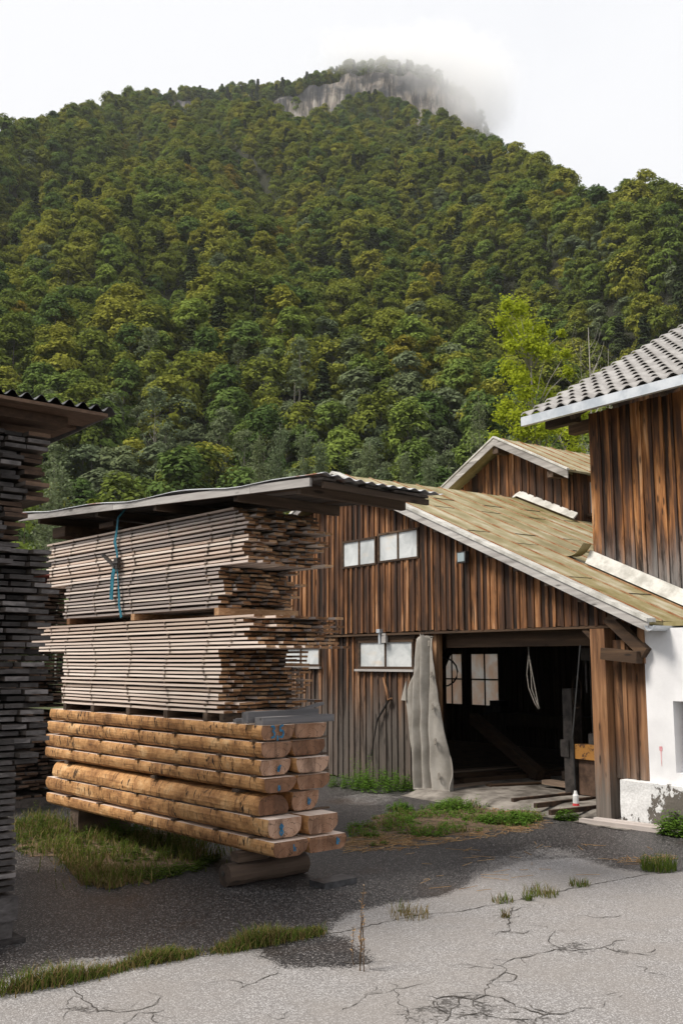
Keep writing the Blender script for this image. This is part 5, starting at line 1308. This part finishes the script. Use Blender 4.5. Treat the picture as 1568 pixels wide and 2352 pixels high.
def yard():
    xs = np.concatenate([np.arange(-40, -7, 1.5), np.arange(-7, 8, .06), np.arange(8, 40, 1.5)]); ys = np.concatenate([np.arange(-12, 3.2, 1.2), np.arange(3.2, 20, .06), np.arange(20, 46, 1.2)])
    X, Y = np.meshgrid(xs, ys, indexing='ij'); P = np.stack([X.ravel(), Y.ravel()], 1); dry = np.zeros(len(P))
    for poly, val, soft in DRY:
        q = np.array([tuple(at(*p))[:2] for p in poly]); d = np.full(len(P), 1e9); inside = np.zeros(len(P), bool)
        for i in range(len(q)):
            a, b = q[i], q[(i + 1) % len(q)]; ab = b - a; t = np.clip(((P - a) @ ab) / (ab @ ab + 1e-12), 0, 1)
            d = np.minimum(d, np.linalg.norm(P - a - t[:, None] * ab, axis=1))
            c = (a[1] > P[:, 1]) != (b[1] > P[:, 1]); xi = a[0] + (P[:, 1] - a[1]) / (b[1] - a[1] + 1e-12) * ab[0]; inside ^= c & (P[:, 0] < xi)
        sd = np.where(inside, d, -d); f = np.clip(sd / (2 * soft) + .5, 0, 1); dry = np.maximum(dry, val * f * f * (3 - 2 * f))
    nx, ny = len(xs), len(ys); I = (np.arange(nx - 1)[:, None] * ny + np.arange(ny - 1)[None, :]).ravel()
    fs = np.stack([I, I + ny, I + ny + 1, I + 1], 1)
    me = bpy.data.meshes.new('asphalt_yard'); me.vertices.add(len(P)); me.vertices.foreach_set('co', np.concatenate([P, np.zeros((len(P), 1))], 1).astype(np.float32).ravel())
    me.loops.add(fs.size); me.loops.foreach_set('vertex_index', fs.ravel().astype(np.int32)); me.polygons.add(len(fs)); me.polygons.foreach_set('loop_start', np.arange(0, fs.size, 4, dtype=np.int32)); me.polygons.foreach_set('loop_total', np.full(len(fs), 4, dtype=np.int32))
    me.update(calc_edges=True); me.materials.append(M['asphalt'])
    worn = np.zeros(len(P))
    for cx_, cy_, rx_, ry_ in WORN:
        c_ = at(cx_, cy_); ex = abs(at(cx_ + rx_, cy_).x - c_.x); ey = abs(at(cx_, cy_ - ry_).y - c_.y)
        worn = np.maximum(worn, np.clip(1.15 - np.sqrt(((P[:, 0] - c_.x) / ex) ** 2 + ((P[:, 1] - c_.y) / ey) ** 2), 0, .75))
    a = me.attributes.new('worn', 'FLOAT', 'POINT'); a.data.foreach_set('value', worn.astype(np.float32))
    a = me.attributes.new('dry', 'FLOAT', 'POINT'); a.data.foreach_set('value', dry.astype(np.float32))
    o = link('asphalt_yard', me); tag(o, kind='structure')
yard()
JOINT = [(-120, 2305), (0, 2286), (50, 2276), (150, 2258), (215, 2246), (320, 2216), (440, 2196), (550, 2181), (600, 2171), (730, 2146), (784, 2141), (884, 2116), (969, 2101), (1064, 2091), (1144, 2076), (1209, 2061), (1279, 2048), (1359, 2031), (1484, 2008), (1568, 2001), (1700, 1995)]
def z4(l): return [(784 + a / 2, 1756 + b / 2) for a, b in l]
def z5(l): return [(a / 2, 1756 + b / 2) for a, b in l]
CR = [(JOINT, .022), (z4([(530, 940), (620, 925), (690, 935), (760, 900), (830, 885), (900, 865), (980, 850), (1060, 855), (1130, 850), (1200, 835), (1260, 855), (1340, 865), (1440, 880)]), .02), (z4([(980, 760), (960, 790), (955, 820), (1000, 840), (1060, 850)]), .016),
      (z4([(1200, 835), (1250, 815), (1320, 805)]), .014), (z4([(790, 650), (760, 700), (770, 740), (765, 765), (720, 770), (700, 785)]), .028), (z4([(765, 765), (800, 770), (845, 780)]), .014), (z4([(880, 650), (830, 655), (780, 680)]), .02),
      (z4([(690, 1000), (720, 970), (760, 955), (790, 965), (795, 980), (770, 995), (700, 1000)]), .018), (z4([(100, 1055), (200, 1050), (250, 1030), (330, 1015), (420, 1000)]), .014), (z4([(1110, 690), (1150, 700), (1200, 705), (1280, 690)]), .016),
      (z4([(1400, 955), (1470, 965), (1530, 985)]), .016), (z4([(1210, 1060), (1280, 1045)]), .012), (z4([(930, 660), (980, 665), (1020, 655)]), .012),
      (z4([(380, 1060), (440, 1075), (520, 1060), (600, 1080), (660, 1060), (740, 1070), (800, 1110), (860, 1130), (930, 1150), (1000, 1145), (1040, 1140)]), .026), (z4([(860, 1100), (880, 1120), (960, 1140)]), .018),
      (z4([(440, 1075), (420, 1110), (480, 1140), (560, 1150), (640, 1140), (700, 1160), (820, 1170), (940, 1175)]), .02), (z4([(520, 1060), (540, 1100), (500, 1135), (470, 1185)]), .018), (z4([(660, 1060), (650, 1030), (690, 1000)]), .016), (z4([(600, 1080), (620, 1120), (640, 1140)]), .016), (z4([(1000, 1145), (1080, 1120), (1160, 1118)]), .012), (z4([(300, 1130), (360, 1120), (420, 1110)]), .014), (z4([(0, 1130), (60, 1100), (110, 1055)]), .012), (z4([(240, 1030), (260, 1080), (300, 1130), (290, 1190)]), .010),
      (z5([(340, 1060), (380, 1075), (430, 1110), (450, 1130), (540, 1135), (640, 1125), (700, 1105), (740, 1065)]), .016), (z5([(640, 1135), (700, 1140), (755, 1125)]), .018), (z5([(700, 1140), (690, 1165), (740, 1192)]), .012), (z5([(1100, 1030), (1140, 1010), (1210, 980), (1280, 950)]), .016), (z5([(1220, 1140), (1270, 1170), (1310, 1165)]), .016), (z5([(380, 1075), (350, 1050), (340, 1030)]), .012),
      (z4([(0, 905), (60, 912), (110, 915), (150, 900)]), .03), (z5([(60, 600), (180, 590), (280, 585)]), .012)]
def cracks():
    mb = MB(); g = random.Random(2)
    def strip(P, w):
        q = [P[0]]
        for i in range(len(P) - 1):
            a, b = P[i], P[i + 1]; m = max(2, int((b - a).length / .05))
            for k in range(1, m + 1):
                p = a.lerp(b, k / m); s = .022 if k < m else .01; q.append(p + Vector((g.uniform(-s, s), g.uniform(-s, s), 0)))
        vs, fs = [], []
        for i, p in enumerate(q):
            d = (q[min(i + 1, len(q) - 1)] - q[max(i - 1, 0)]).normalized(); n_ = Vector((-d.y, d.x, 0)); t = i / (len(q) - 1); ww = .62 * w * g.uniform(.2, 1.2) * min(1, 6 * t + .2, 6 * (1 - t) + .2) / 2
            vs += [p + n_ * ww, p - n_ * ww]
        fs = [(2 * i + 1, 2 * i + 3, 2 * i + 2, 2 * i) for i in range(len(q) - 1)]
        mb.add(vs, fs)
    for P, w in CR:
        pts = [at(*p, .004) for p in P]; strip(pts, w)
        for k in range(len(pts) // 2):          # little side cracks
            p = g.choice(pts); th = g.uniform(0, 6.28); r_ = g.uniform(.06, .22)
            if P is not JOINT: strip([p, p + Vector((math.cos(th) * r_, math.sin(th) * r_, 0)), p + Vector((math.cos(th + .5) * r_ * 1.7, math.sin(th + .5) * r_ * 1.7, 0))], w * .5)
    tag(mb.build('asphalt_cracks', M['crack']), kind='structure')
cracks()
# concrete apron in the doorway and the floor behind it
def floor_patch():
    vs, fs = [], []; nx, ny = 40, 50
    for i in range(nx + 1):
        for j in range(ny + 1):
            x = -3.9 + 4.6 * i / nx; y = -.75 + 8.7 * j / ny
            e = .25 * mnoise.noise((x * 1.1, 2, 0)) - .5 * sstep((x + 2.2) / 1.2)
            yy = y if j else y - e * .8
            z = .10 * sstep((yy + .75 + e) / .55) + .012 * mnoise.noise((x * 4, yy * 4, 0)) + .006
            vs.append((x, yy, z if j else .004))
    for i in range(nx):
        for j in range(ny): a = i * (ny + 1) + j; fs.append((a, a + ny + 1, a + ny + 2, a + 1))
    o = link('concrete_floor', attr_mesh('concrete_floor', vs, fs, [M['concrete']], smooth=True), None, B0, BRZ); tag(o, kind='structure')
    mb = MB(); mb.box(-13.6, -3.92, .1, 8, .0, .05); o = mb.build('dirt_floor', M['soil'], None, False, B0, BRZ); tag(o, kind='structure')
floor_patch()
def soil_patch(name, poly, mat='soil'):
    q = [at(*p, .004) for p in poly]; c = sum(q, Vector()) / len(q); g = random.Random(len(poly)); vs = [c + Vector((0, 0, .01))]; m = len(q) * 5
    for i in range(m):
        t = i / 5; a = q[int(t) % len(q)]; b = q[(int(t) + 1) % len(q)]; p = a.lerp(b, t - int(t)); p += (c - p) * g.uniform(-.12, .18); vs.append(Vector((p.x, p.y, .004)))
    fs = [(0, 1 + i, 1 + (i + 1) % m) for i in range(m)]
    o = link(name, attr_mesh(name, vs, fs, [M[mat]])); tag(o, kind='structure')
PATCH_L = [(30, 1890), (90, 1870), (200, 1895), (330, 1905), (470, 1925), (505, 1975), (440, 2000), (330, 2025), (250, 2040), (190, 2030), (150, 1990), (140, 1965), (35, 1968)]
PATCH_D = [(800, 1900), (900, 1868), (1010, 1850), (1060, 1840), (1150, 1862), (1250, 1876), (1240, 1900), (1150, 1905), (1060, 1915), (940, 1935), (860, 1945), (800, 1940)]
soil_patch('soil', PATCH_L); soil_patch('soil', PATCH_D)
# ------------------------------------------------------------------ grass and herbs
def blades(points, hmin, hmax, g, width=.006, lean=.5):
    vs, fs, r = [], [], []
    for (p, s) in points:
        h = g.uniform(hmin, hmax) * s; th = g.uniform(0, 6.28); ln = g.uniform(.05, lean) * h; w = width * g.uniform(.7, 1.4)
        d = Vector((math.cos(th), math.sin(th), 0)); n_ = Vector((-d.y, d.x, 0)) * w; b = len(vs); q = random.random()
        m = p + d * ln * .35 + Vector((0, 0, h * .6)); e = p + d * ln + Vector((0, 0, h))
        vs += [p - n_, p + n_, m + n_ * .75, m - n_ * .75, e]; fs += [(b, b + 1, b + 2, b + 3), (b + 3, b + 2, b + 4)]; r += [q, q]
    return vs, fs, r
def in_poly(poly, g, n):
    q = [at(*p) for p in poly]; x0, x1 = min(p.x for p in q), max(p.x for p in q); y0, y1 = min(p.y for p in q), max(p.y for p in q); out = []
    def ins(x, y):
        c = False
        for i in range(len(q)):
            a, b = q[i], q[(i + 1) % len(q)]
            if (a.y > y) != (b.y > y) and x < a.x + (y - a.y) / (b.y - a.y) * (b.x - a.x): c = not c
        return c
    while len(out) < n:
        x, y = g.uniform(x0, x1), g.uniform(y0, y1)
        if ins(x, y): out.append(Vector((x, y, .004)))
    return out
def grass(label, pts, h0, h1, seed, mats=('grass', 'drygrass'), dryf=.25, width=.006, lean=.6):
    g = random.Random(seed); vs, fs, r = blades(pts, h0, h1, g, width, lean); mi = []
    k = 0
    while k < len(fs):
        t = 1 if g.random() < dryf else 0; mi += [t, t]; k += 2
    o = link('grass', attr_mesh('grass', vs, fs, [M[m] for m in mats], mi, r)); tag(o, label, 'grass', kind='stuff')
def leafy(label, pts, h0, h1, seed, mat, leaf=.035, per=14, name='undergrowth'):
    g = random.Random(seed); vs, fs, r = [], [], []
    for (p, s) in pts:
        h = g.uniform(h0, h1) * s; th = g.uniform(0, 6.28); top = p + Vector((math.cos(th) * h * .35, math.sin(th) * h * .35, h))
        for k in range(per):
            t = (k + .6) / per; c = p.lerp(top, t) ; a = k * 2.4 + g.uniform(-.5, .5); d = Vector((math.cos(a), math.sin(a), g.uniform(-.15, .45))); L_ = leaf * g.uniform(.7, 1.3) * (1.15 - .5 * t)
            sd = d.cross(Vector((0, 0, 1))).normalized() * L_ * .42; b = len(vs)
            vs += [c, c + d * L_ * .8 + sd, c + d * L_ * 1.7 - Vector((0, 0, L_ * .3)), c + d * L_ * .8 - sd]; fs.append((b, b + 1, b + 2, b + 3)); r.append(g.random())
        b = len(vs); vs += [p + Vector((.003, 0, 0)), p - Vector((.003, 0, 0)), top]; fs.append((b, b + 1, b + 2)); r.append(.9)
    return attr_mesh(name, vs, fs, [M[mat]], None, r)
g = random.Random(6)
def cover(p): return .2 + 1.3 * max(0, mnoise.noise((p.x * 1.9, p.y * 1.9, 4)) + .25)
pl = [(p + Vector((g.gauss(0, .13), g.gauss(0, .13), 0)), cover(p)) for p in in_poly(PATCH_L, g, 7500)]
grass('rough green grass patch growing in front of the log pile', [q for q in pl if q[1] > .34], .05, .22, 1, dryf=.34, lean=1.2, width=.005)
# straw coloured fringe
edge = [(p, 1) for p in in_poly([(140, 1975), (200, 1985), (300, 2005), (330, 2028), (250, 2045), (185, 2032)], g, 1500)]
grass('dry straw fringe at the front edge of the grass patch', edge, .02, .09, 2, dryf=.8, lean=1.6)
hb = [(p, cover(p)) for p in in_poly([(35, 1885), (110, 1880), (240, 1905), (330, 1915), (420, 1930), (440, 1970), (300, 1985), (180, 1965), (40, 1960)], g, 420)]
o = link('undergrowth', leafy('', hb, .08, .26, 3, 'herb', .028, 14)); tag(o, 'low leafy weeds in the grass patch beside the shaded left stack', 'weeds', kind='stuff')
hb = [(p, 1) for p in in_poly([(270, 2015), (330, 2010), (440, 1990), (500, 1965), (510, 1972), (450, 2003), (340, 2025)], g, 120)]
o = link('undergrowth', leafy('', hb, .04, .10, 4, 'herb', .04, 7)); tag(o, 'broad leaved creeping weeds along the edge of the grass patch', 'weeds', kind='stuff')
hb = [(p, cover(p) if g.random() < .8 else .3) for p in in_poly(PATCH_D, g, 900)]
hb = [q for q in hb if q[1] > .38]
o = link('undergrowth', leafy('', hb, .06, .17, 5, 'nettle', .034, 9)); tag(o, 'low green weeds spreading on the ground before the barn doorway', 'weeds', kind='stuff')
grass('sparse grass and straw among the weeds before the barn doorway', [(p, cover(p)) for p in in_poly(PATCH_D, g, 2600)], .03, .12, 7, dryf=.55, lean=1.3)
def plant(u, v, w, h, n, seed, mat, label, leaf=.045, per=16, name='leafy_plant', cat='plant'):
    c = at(u, v); gg = random.Random(seed); pts = []
    for k in range(n):
        th, rr = gg.uniform(0, 6.28), w / 2 * math.sqrt(gg.random()); pts.append((Vector((rr * math.cos(th), rr * math.sin(th), 0)), 1 - .5 * rr / (w / 2)))
    o = link(name, leafy('', pts, h * .7, h, seed, mat, leaf, per, name), None, c); tag(o, label, cat)
plant(878, 1812, 1.35, .50, 95, 21, 'nettle', 'bushy nettle clump at the barn wall left of the curtain')
plant(806, 1806, .9, .36, 46, 22, 'nettle', 'low nettle clump at the barn wall beside the log pile', .035)
plant(832, 1802, .35, .80, 12, 23, 'nettle', 'tall thin nettle stalks at the barn wall', .035, 22)
plant(1560, 1918, .48, .42, 60, 24, 'nettle', 'dense green bush growing at the peeling plinth', .05)
plant(1300, 1884, .34, .22, 26, 25, 'nettle', 'small green weed clump at the end of the rails', .04)
plant(1165, 1888, .75, .22, 60, 26, 'nettle', 'broad leafy weed clump before the doorway near the rails', .045)
plant(1043, 1858, .6, .24, 40, 27, 'nettle', 'yellow green weed clump before the foot of the curtain', .04)
plant(918, 1862, .4, .2, 30, 28, 'nettle', 'small weed clump on the asphalt left of the doorway weeds', .035)
plant(290, 1918, .5, .50, 34, 29, 'nettle', 'taller leafy weed in the grass under the middle of the log pile', .035, 18)
plant(82, 1915, .3, .55, 12, 30, 'herb', 'upright weed beside the shaded left stack base', .03, 22)
def tuft(u, v, w, h, n, seed, label, dryf=.1):
    c = at(u, v); gg = random.Random(seed); pts = []
    for k in range(n):
        th, rr = gg.uniform(0, 6.28), w / 2 * math.sqrt(gg.random()); pts.append((Vector((rr * math.cos(th), rr * math.sin(th), .003)), 1))
    vs, fs, r = blades(pts, h * .25, h, gg, .0035, 1.1); mi = []
    for k in range(0, len(fs), 2): t = 1 if gg.random() < dryf else 0; mi += [t, t]
    o = link('grass_tuft', attr_mesh('grass_tuft', vs, fs, [M['grass'], M['drygrass']], mi, r), None, c); tag(o, label, 'grass tuft')
tuft(1510, 1998, .40, .20, 380, 41, 'bright green grass tuft at the right end of the asphalt joint')
tuft(1240, 2056, .36, .12, 170, 42, 'green grass tuft in the joint beneath the doorway', .35)
tuft(1330, 2035, .22, .10, 110, 43, 'small grass tuft in the joint left of the bright green one', .3)
tuft(1155, 2072, .22, .10, 90, 44, 'small yellowish grass tuft in the joint above the crack junction', .4)
tuft(1210, 2068, .10, .09, 60, 45, 'tiny green tuft below the joint grass')
tuft(940, 2105, .40, .13, 130, 46, 'dry straw coloured grass tuft in the joint right of the dead stalk', .8)
tuft(1160, 2108, .08, .10, 40, 47, 'tiny dry tuft in the crack junction', .7)
jp = []
JG = [(-60, 2296), (0, 2284), (50, 2274), (150, 2256), (215, 2244), (320, 2214), (440, 2194), (550, 2179), (600, 2168), (735, 2143)]
Q = [at(*p, .004) for p in JG]
for k in range(8000):
    i = g.choices(range(len(Q) - 1), weights=[(Q[j + 1] - Q[j]).length * (.25 if j < 1 else .5 if j < 2 else .8 if j < 5 else 1.5) for j in range(len(Q) - 1)])[0]; p = Q[i].lerp(Q[i + 1], g.random())
    dn = mnoise.noise((p.x * 2.2, p.y * 2.2, 1)) + .45
    if dn < .0: continue
    jp.append((p + Vector((g.gauss(0, .04), g.gauss(.015, .055), 0)), min(1.25, .35 + dn * 1.1)))
grass('long strip of grass growing out of the asphalt joint', jp, .02, .125, 8, dryf=.45, width=.0035, lean=1.3)
# dead stalks standing in the joint
def stalk(u, v, hs, seed, label):
    c = at(u, v); gg = random.Random(seed); rt = empty('dead_stalk', c); tag(rt, label, 'plant'); mb = MB(); lv = MB()
    for k, h in enumerate(hs):
        x = gg.uniform(-.07, .07); pts = [(x, gg.uniform(-.03, .03), 0)]
        for i in range(6): pts.append((pts[-1][0] + gg.uniform(-.014, .014) , pts[-1][1] + gg.uniform(-.01, .01), h * (i + 1) / 6))
        mb.tube(pts, [.0045 - .0004 * i for i in range(7)], 5)
        for i in range(26):
            t = .25 + .75 * gg.random(); j = min(5, int(t * 6)); p = Vector(pts[j]).lerp(Vector(pts[j + 1]), t * 6 - j); a = gg.uniform(0, 6.28); l_ = gg.uniform(.012, .03)
            d = Vector((math.cos(a), math.sin(a), .5)) * l_; s = d.cross(Vector((0, 0, 1))).normalized() * l_ * .3; lv.add([p, p + d * .6 + s, p + d, p + d * .6 - s], [(0, 1, 2, 3)])
    mb.build('stem', M['soil'], rt); lv.build('leaves', M['straw' if seed % 2 else 'drygrass'], rt)
stalk(847, 2232, (.62, .56, .40), 3, 'tall dead brown weed stalks standing in the asphalt joint')
stalk(820, 2215, (.36, .28), 5, 'shorter dead weed stalk left of the tall dead stalks')
# straw litter and pebbles
sl_ = MB()
for poly, k in (([(780, 1930), (860, 1915), (1010, 1925), (1180, 1900), (1250, 1890), (1240, 1905), (1050, 1935), (900, 1955), (800, 1958)], 320), ([(1390, 1975), (1500, 1965), (1560, 1968), (1540, 1985), (1450, 1988)], 40), ([(1090, 1850), (1190, 1848), (1260, 1862), (1180, 1878)], 160), ([(900, 1940), (1560, 1935), (1568, 2000), (1000, 2060)], 40)):
    for p in in_poly(poly, g, k):
        a = g.uniform(-.6, .6); l_ = g.uniform(.04, .16); sl_.box(-l_, l_, -.0025, .0025, 0, .004, M=Matrix.Translation(p + Vector((0, 0, .002 + g.random() * .01))) @ Matrix.Rotation(a + g.choice((0, 1.2)), 4, 'Z'))
o = sl_.build('straw_litter', M['straw']); tag(o, 'dry needles and straw littering the asphalt before the doorway', 'litter', kind='stuff')
# ------------------------------------------------------------------ the damp air of the valley
def haze():
    mb = MB(); mb.box(-4100, 4100, -4100, 4100, -1.2, 640); m = bpy.data.materials.new('valley_haze'); m.use_nodes = True; t = m.node_tree; t.nodes.clear()
    o = t.nodes.new('ShaderNodeOutputMaterial'); pv = t.nodes.new('ShaderNodeVolumePrincipled'); pv.inputs['Color'].default_value = (.93, .96, 1, 1); pv.inputs['Density'].default_value = HAZE; pv.inputs['Anisotropy'].default_value = .2
    L(t, pv.outputs[0], o.inputs['Volume']); tag(mb.build('haze', m), 'thin damp air softening the mountain', 'haze', kind='stuff')
HAZE = .000075
haze()
